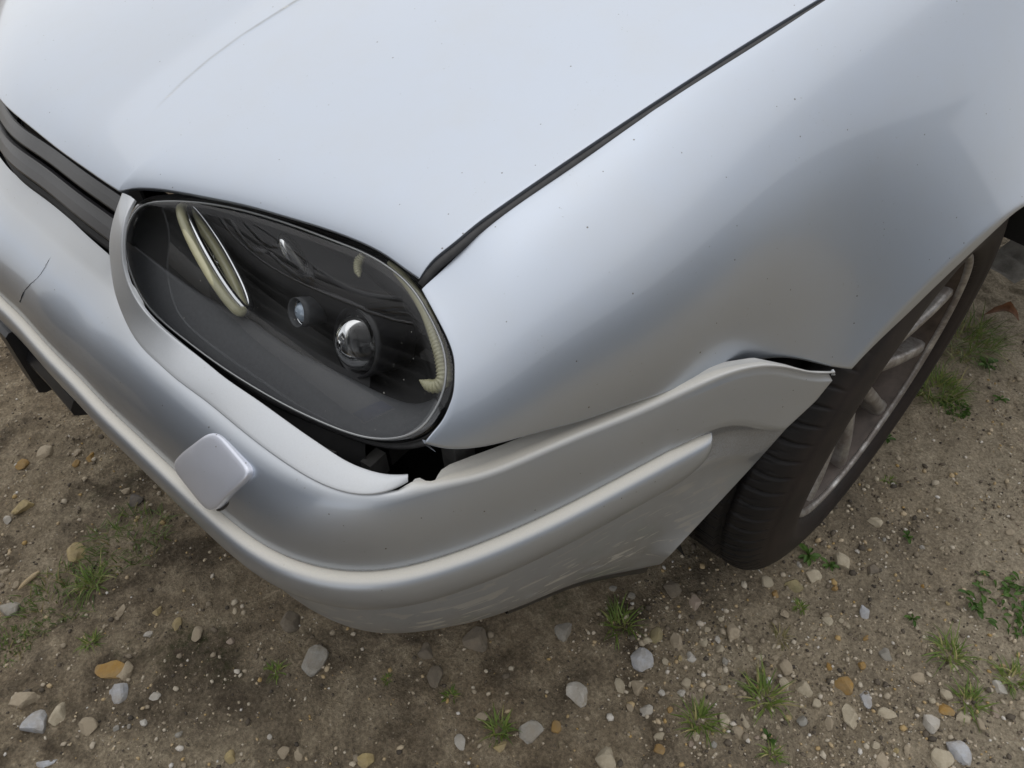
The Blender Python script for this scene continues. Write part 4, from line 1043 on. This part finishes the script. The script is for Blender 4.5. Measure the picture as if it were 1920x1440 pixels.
# ---- stones
def make_stone_mat(name, a, b, c2):
    m, t, p = new_mat(name)
    c = coords(t)
    col = ramp(t, noise(t, 70, 8, .7, c), [(.3, a), (.6, b)])
    col = mix(t, ramp(t, noise(t, 45, 6, .7, c), [(.50, 0.), (.68, .8)]), col, c2)
    col = mix(t, ramp(t, noise(t, 38, 7, .75, nd(t, 'ShaderNodeNewGeometry').outputs['Position']), [(.38, .04), (.72, .65)]), col, (.30, .245, .175))
    t.links.new(col, p.inputs['Base Color']); p.inputs['Roughness'].default_value = .85
    bump(t, p, noise(t, 420, 6, .7, c), .5, .002)
    return m
SM = {'y': make_stone_mat('yellow stone', (.36, .27, .11), (.50, .40, .20), (.25, .19, .09)),
      'o': make_stone_mat('ochre stone', (.30, .16, .03), (.40, .24, .06), (.22, .15, .06)),
      't': make_stone_mat('tan stone', (.33, .27, .19), (.45, .38, .28), (.24, .19, .13)),
      'c': make_stone_mat('cream stone', (.42, .36, .26), (.56, .50, .38), (.30, .25, .17)),
      'g': make_stone_mat('grey stone', (.27, .26, .24), (.38, .37, .34), (.20, .18, .15)),
      'l': make_stone_mat('pale blue-grey stone', (.36, .38, .42), (.54, .56, .60), (.30, .29, .27)),
      'w': make_stone_mat('white stone', (.48, .46, .42), (.62, .60, .56), (.40, .34, .24)),
      'b': make_stone_mat('earth-covered stone', (.13, .11, .085), (.19, .16, .125), (.10, .085, .065)),
      'p': make_stone_mat('pinkish stone', (.32, .25, .20), (.42, .34, .28), (.25, .20, .16)),
      'm': make_stone_mat('mossy stone', (.24, .20, .09), (.34, .29, .16), (.13, .13, .04)),
      'd': make_stone_mat('dark slate', (.045, .047, .055), (.075, .075, .085), (.05, .045, .04))}
def ico(sub):
    bm = bmesh.new(); bmesh.ops.create_icosphere(bm, subdivisions=sub, radius=1.)
    V = np.array([v.co[:] for v in bm.verts]); F = np.array([[v.index for v in f.verts] for f in bm.faces]); bm.free(); return V, F
ICO3, ICO2, ICO1 = ico(3), ico(2), ico(1)
def rock(base, seed, cuts=9, soft=0.):
    r = np.random.default_rng(seed); V = base[0].copy()
    for _ in range(cuts):
        nrm = r.normal(size=3); nrm /= np.linalg.norm(nrm); h = r.uniform(.50, .86)
        dd = V@nrm-h; k = dd > 0; V[k] -= nrm[None]*(dd[k]*(1-soft))[:, None]
    for sc, am in ((1.6, .12), (4., .03), (9., .012)):
        ph = r.uniform(0, 6, (3, 3)); w = r.normal(size=(3, 3))*sc
        V = V*(1+am*np.sum(np.sin(V@w.T+ph[0]), 1)[:, None]/1.7)
    return V
prom = 0
pebble_meshes = {}
def pebble_mesh(k, code):
    key = (k, code)
    if key not in pebble_meshes:
        V = rock(ICO3, 900+k, 11, .03); me = bpy.data.meshes.new('pebble')
        me.from_pydata([tuple(v) for v in V], [], [tuple(int(i) for i in f) for f in ICO3[1]]); me.materials.append(SM[code])
        me.polygons.foreach_set('use_smooth', [k % 3 == 0]*len(me.polygons)); pebble_meshes[key] = me
    return pebble_meshes[key]
taken = []
for i, (x, y, w, h, code, lab) in enumerate(STONES):
    sx, sy = w*.52, h*.50; sz = min(sx, sy)*.72; z = float(gh(x, y)); taken.append((x, y, max(sx, sy)))
    # picture-right and picture-up on the ground
    ang = math.atan2(_r[1], _r[0])
    if lab:
        V = rock(ICO3, 50+i, 13, .0)*np.array([sx, sy, sz])
        o = mesh_obj('stone', V, ICO3[1], SM[code], smooth=False)
        o.location = (x, y, z+sz*.05); o.rotation_euler = (random.uniform(-.25, .25), random.uniform(-.25, .25), ang+random.uniform(-.25, .25))
        tag(o, lab, 'stone', 'stones lying in the dirt')
    else:
        o = bpy.data.objects.new('pebble', pebble_mesh(i % 7, code)); COL.objects.link(o); o.parent = ground
        o.location = (x, y, z+sz*.3); o.scale = (sx, sy, sz); o.rotation_euler = (random.uniform(-.3, .3), random.uniform(-.3, .3), ang+random.uniform(-.3, .3))
# more pebbles in the gravelly parts
def dens(x, y):
    a = np.exp(-(((x-1.02)/.28)**2+((y-.52)/.35)**2))          # right of the bumper
    b = .75*np.exp(-(((x-.15)/.35)**2+((y+.42)/.14)**2))       # far left, ahead of the car
    c = .35*np.exp(-(((x-.75)/.5)**2+((y+.20)/.10)**2))
    e = .25*np.exp(-(((x-1.0)/.2)**2+((y-1.1)/.5)**2))
    return np.clip(a+b+c+e, 0.06, 1)*np.clip(.6+2.2*vnoise(x, y, 6, 21), .1, 1.4)
cnt = 0
while cnt < 245:
    x, y = RNG.uniform(-.4, 1.35), RNG.uniform(-.55, 1.7)
    if RNG.random() > dens(np.array(x), np.array(y)) or (abs(x) < .80 and .2 < y): continue
    r = float(RNG.choice([.0042, .005, .006, .0075, .009], p=[.22, .28, .24, .16, .10]))
    if any((x-a)**2+(y-b)**2 < (c*1.1+r)**2 for a, b, c in taken): continue
    code = str(RNG.choice(list('tcgwyopb'), p=[.27, .24, .14, .1, .08, .05, .06, .06]))
    o = bpy.data.objects.new('pebble', pebble_mesh(cnt % 7, code)); COL.objects.link(o); o.parent = ground
    o.location = (x, y, float(gh(x, y))+r*.25); o.scale = (r*RNG.uniform(.8, 1.3), r*RNG.uniform(.7, 1.1), r*.7); o.rotation_euler = (RNG.uniform(-.4, .4), RNG.uniform(-.4, .4), RNG.uniform(0, 6.3))
    taken.append((x, y, r)); cnt += 1
# fine gravel
def make_gravel_mat():
    m, t, p = new_mat('fine gravel')
    a = attr(t, 'tint')
    col = ramp(t, a, [(0, (.06, .05, .04)), (.25, (.16, .13, .095)), (.5, (.38, .32, .235)), (.72, (.56, .50, .40)), (.86, (.44, .30, .12)), (1., (.66, .64, .60))])
    t.links.new(col, p.inputs['Base Color']); p.inputs['Roughness'].default_value = .85
    return m
NG = 46000
gx, gy = RNG.uniform(-.6, 1.42, NG*4), RNG.uniform(-.6, 1.9, NG*4)
keep = RNG.random(NG*4) < dens(gx, gy)*.7+.16
keep &= ~((np.abs(gx) < .72) & (gy > .3))
gx, gy = gx[keep][:NG], gy[keep][:NG]
NG = len(gx); gz = gh(gx, gy)
gr_ = np.exp(RNG.normal(math.log(.00140), .60, NG)).clip(.0007, .0062)
IV, IF = ICO1
dirs = rock(ICO1, 5, 4, .3)
sc = gr_[:, None, None]*np.stack([RNG.uniform(.75, 1.4, NG), RNG.uniform(.75, 1.2, NG), RNG.uniform(.5, .9, NG)], -1)[:, None]
rz = RNG.uniform(0, 6.3, NG); jit = 1+RNG.normal(0, .10, (NG, len(IV), 1))
Vg = dirs[None]*sc*jit
Vg = np.stack([Vg[..., 0]*np.cos(rz)[:, None]-Vg[..., 1]*np.sin(rz)[:, None], Vg[..., 0]*np.sin(rz)[:, None]+Vg[..., 1]*np.cos(rz)[:, None], Vg[..., 2]], -1)
Vg += np.stack([gx, gy, gz+gr_*.25], -1)[:, None]
Fg = (IF[None]+(np.arange(NG)*len(IV))[:, None, None]).reshape(-1, 3)
gv = big_mesh('gravel', Vg.reshape(-1, 3), Fg, make_gravel_mat(), ground, True, {'tint': np.repeat(RNG.random(NG), len(IV))}); gv['kind'] = 'stuff'

# ---- grass and weeds
def make_leaf_mat(name, lo, hi, dry):
    m, t, p = new_mat(name)
    a = attr(t, 'tint'); h = attr(t, 'along')
    col = ramp(t, a, [(0, lo), (.75, hi), (.86, hi), (.92, dry)])
    col = mix(t, ramp(t, h, [(0, .75), (.35, 0.)]), col, tuple(x*.8+y*.2 for x, y in zip(dry, hi)))
    t.links.new(col, p.inputs['Base Color']); p.inputs['Roughness'].default_value = .55
    p.inputs['Subsurface Weight'].default_value = .0
    tl = nd(t, 'ShaderNodeBsdfTranslucent'); t.links.new(col, tl.inputs['Color'])
    mx = nd(t, 'ShaderNodeMixShader'); mx.inputs[0].default_value = .28
    t.links.new(p.outputs[0], mx.inputs[1]); t.links.new(tl.outputs[0], mx.inputs[2]); t.links.new(mx.outputs[0], t.nodes['Material Output'].inputs['Surface'])
    return m
M_GRASS = make_leaf_mat('grass', (.085, .150, .022), (.20, .28, .055), (.44, .39, .17))
M_DRY = make_leaf_mat('half-dry grass', (.15, .15, .05), (.30, .26, .11), (.36, .30, .16))
M_MOSS = make_leaf_mat('dark grass', (.060, .105, .020), (.14, .20, .040), (.26, .22, .09))
M_WEED = make_leaf_mat('weed leaf', (.065, .140, .028), (.125, .22, .050), (.10, .17, .045))
def blade(base, az, L, up, w, seg, curl):
    f = np.linspace(0, 1, seg+1); th = up-curl*f**1.3
    ds = L/seg; hor = np.r_[0, np.cumsum(np.cos(th[1:])*ds)]; ver = np.r_[0, np.cumsum(np.sin(th[1:])*ds)]
    dx, dy = math.cos(az), math.sin(az)
    c = np.stack([base[0]+hor*dx, base[1]+hor*dy, base[2]+ver], -1)
    ww = w*.5*(1-f**2.2)*(.65+.35*np.minimum(1, f*5)); s_ = np.array([-dy, dx, 0.])
    V = np.stack([c-s_*ww[:, None], c+np.array([0, 0, -1])*ww[:, None]*.35, c+s_*ww[:, None]], 1)
    return V.reshape(-1, 3), grid_faces(seg+1, 3), f.repeat(3)
def tuft(x, y, r, kind, seed):
    g = np.random.default_rng(seed); parts = []; tint = []; al = []
    z0 = float(gh(x, y))
    nb = int({'grass': 58, 'dry': 30, 'dark': 170, 'dense': 190}[kind]*min(1.6, .45+r/.045)); spread = {'grass': .36, 'dry': .3, 'dark': 1.0, 'dense': .8}[kind]
    for _ in range(nb):
        a = g.uniform(0, 6.283); q = r*spread*math.sqrt(g.random()); bx, by = x+q*math.cos(a), y+q*math.sin(a)
        az = a+g.normal(0, 1.1); L = r*g.uniform(.50, 1.25)*{'dark': .42, 'dense': .85}.get(kind, 1.)
        V, F, f = blade((bx, by, float(gh(bx, by))-.002), az, L, g.uniform(.5, 1.45), g.uniform(.0011, .0027), 6, g.uniform(.2, 2.0))
        V[:, 2] = np.maximum(V[:, 2], z0-.004+.002*g.random()); parts.append((V, F)); tint += [g.random()]*len(V); al += list(f)
    V, F = joinvf(parts); V = V-np.array([x, y, z0])
    o = mesh_obj('grass_tuft', V, F, {'grass': M_GRASS, 'dry': M_DRY, 'dark': M_MOSS, 'dense': M_GRASS}[kind], attrs={'tint': tint, 'along': al})
    o.location = (x, y, z0); return o
def weed(x, y, r, seed):
    g = np.random.default_rng(seed); z0 = float(gh(x, y)); e = empty('weed', (x, y, z0))
    big = r >= .03; nl = 5+int(r*230) if not big else 85; gold = 2.4
    for k in range(nl):
        az = k*gold+g.normal(0, .25); L = r*g.uniform(.55, 1.0)*(1 if k > 2 else .6)*(.34 if big else 1.); w = L*g.uniform(.30, .42); up = g.uniform(.12, .55)
        off = (r*.95*math.sqrt(g.random()) if big else 0.); oa = g.uniform(0, 6.28); ox, oy = off*math.cos(oa), off*math.sin(oa)
        seg = 8; f = np.linspace(0, 1, seg+1); th = up+.35-1.0*f; ds = L/seg
        hor = np.r_[0, np.cumsum(np.cos(th[1:])*ds)]; ver = np.r_[0, np.cumsum(np.sin(th[1:])*ds)]+.003
        ww = w*.5*np.clip((f-.22)/.3, .10, 1)**.7*np.sqrt(np.clip(1-((f-.5)/.52)**4, 0, 1))*(1+.12*np.sin(f*26)); dx, dy = math.cos(az), math.sin(az); s_ = np.array([-dy, dx, 0.])
        c = np.stack([ox+hor*dx, oy+hor*dy, ver], -1)
        V = np.stack([c-s_*ww[:, None]+[0, 0, .0015], c-s_*ww[:, None]*.5, c-np.array([0, 0, .0012]), c+s_*ww[:, None]*.5, c+s_*ww[:, None]+[0, 0, .0015]], 1).reshape(-1, 3)
        mesh_obj('leaf', V, grid_faces(seg+1, 5), M_WEED, e, attrs={'tint': np.full(len(V), g.random()*.85), 'along': np.maximum(f, .4).repeat(5)})
    return e
for i, (x, y, r, kind, lab) in enumerate(TUFTS):
    o = weed(x, y, r, 300+i) if kind == 'weed' else tuft(x, y, r, kind, 300+i)
    tag(o, lab, 'weed' if kind == 'weed' else 'grass', 'weeds in the dirt' if kind == 'weed' else 'grass growing in the dirt')
# straw and rootlets
parts, tint, al = [], [], []
for k in range(420):
    x, y = RNG.uniform(-.5, 1.35), RNG.uniform(-.5, 1.8)
    if abs(x) < .75 and y > .3: continue
    V, F, f = blade((x, y, float(gh(x, y))+.0015), RNG.uniform(0, 6.28), RNG.uniform(.008, .035), RNG.uniform(-.05, .25), RNG.uniform(.0007, .0014), 4, RNG.uniform(.1, .5))
    parts.append((V, F)); tint += [RNG.random()]*len(V); al += list(f)
V, F = joinvf(parts); so = mesh_obj('straw', V, F, make_leaf_mat('straw', (.10, .08, .05), (.30, .24, .14), (.38, .32, .2)), ground, attrs={'tint': tint, 'along': al}); so['kind'] = 'stuff'
# pale twig at the lower left, brown leaf behind the wheel
tw = np.array(TWIG); mid = .5*(tw[0]+tw[1])
q = np.stack([tw[0], mid, tw[1]]); q[:, 2] = gh(q[:, 0], q[:, 1])+.006
V, F = tube(resample(q, 14)-mid, np.interp(np.arange(14), [0, 3, 10, 13], [.0012, .0036, .0042, .0022]), 7)
o = mesh_obj('twig', V, F, make_stone_mat('pale wood', (.45, .33, .18), (.58, .46, .28), (.36, .26, .14))); o.location = mid
tag(o, 'pale split wood twig beside the grass at lower left', 'twig')
lf = np.array(LEAF); f = np.linspace(0, 1, 12); L = .062
ww = .017*np.sin(np.pi*np.clip(f*.96+.02, 0, 1))**.8*(1+.15*np.sin(f*17)); a = rad(200); dx, dy = math.cos(a), math.sin(a)
c = np.stack([(f-.5)*L*dx, (f-.5)*L*dy, .012+.014*np.sin(f*4)], -1); s_ = np.array([-dy, dx, 0])
V = np.stack([c+s_*ww[:, None]*k+np.array([0, 0, 1])*ww[:, None]*abs(k)*.7 for k in (-1, -.5, 0, .5, 1)], 1).reshape(-1, 3)
o = mesh_obj('fallen_leaf', V, grid_faces(12, 5), simple('dead leaf', (.24, .105, .045), .6, n=60, amp=.4)); o.location = (lf[0], lf[1], float(gh(lf[0], lf[1])))
tag(o, 'curled brown fallen leaf beside the thick long grass', 'leaf')
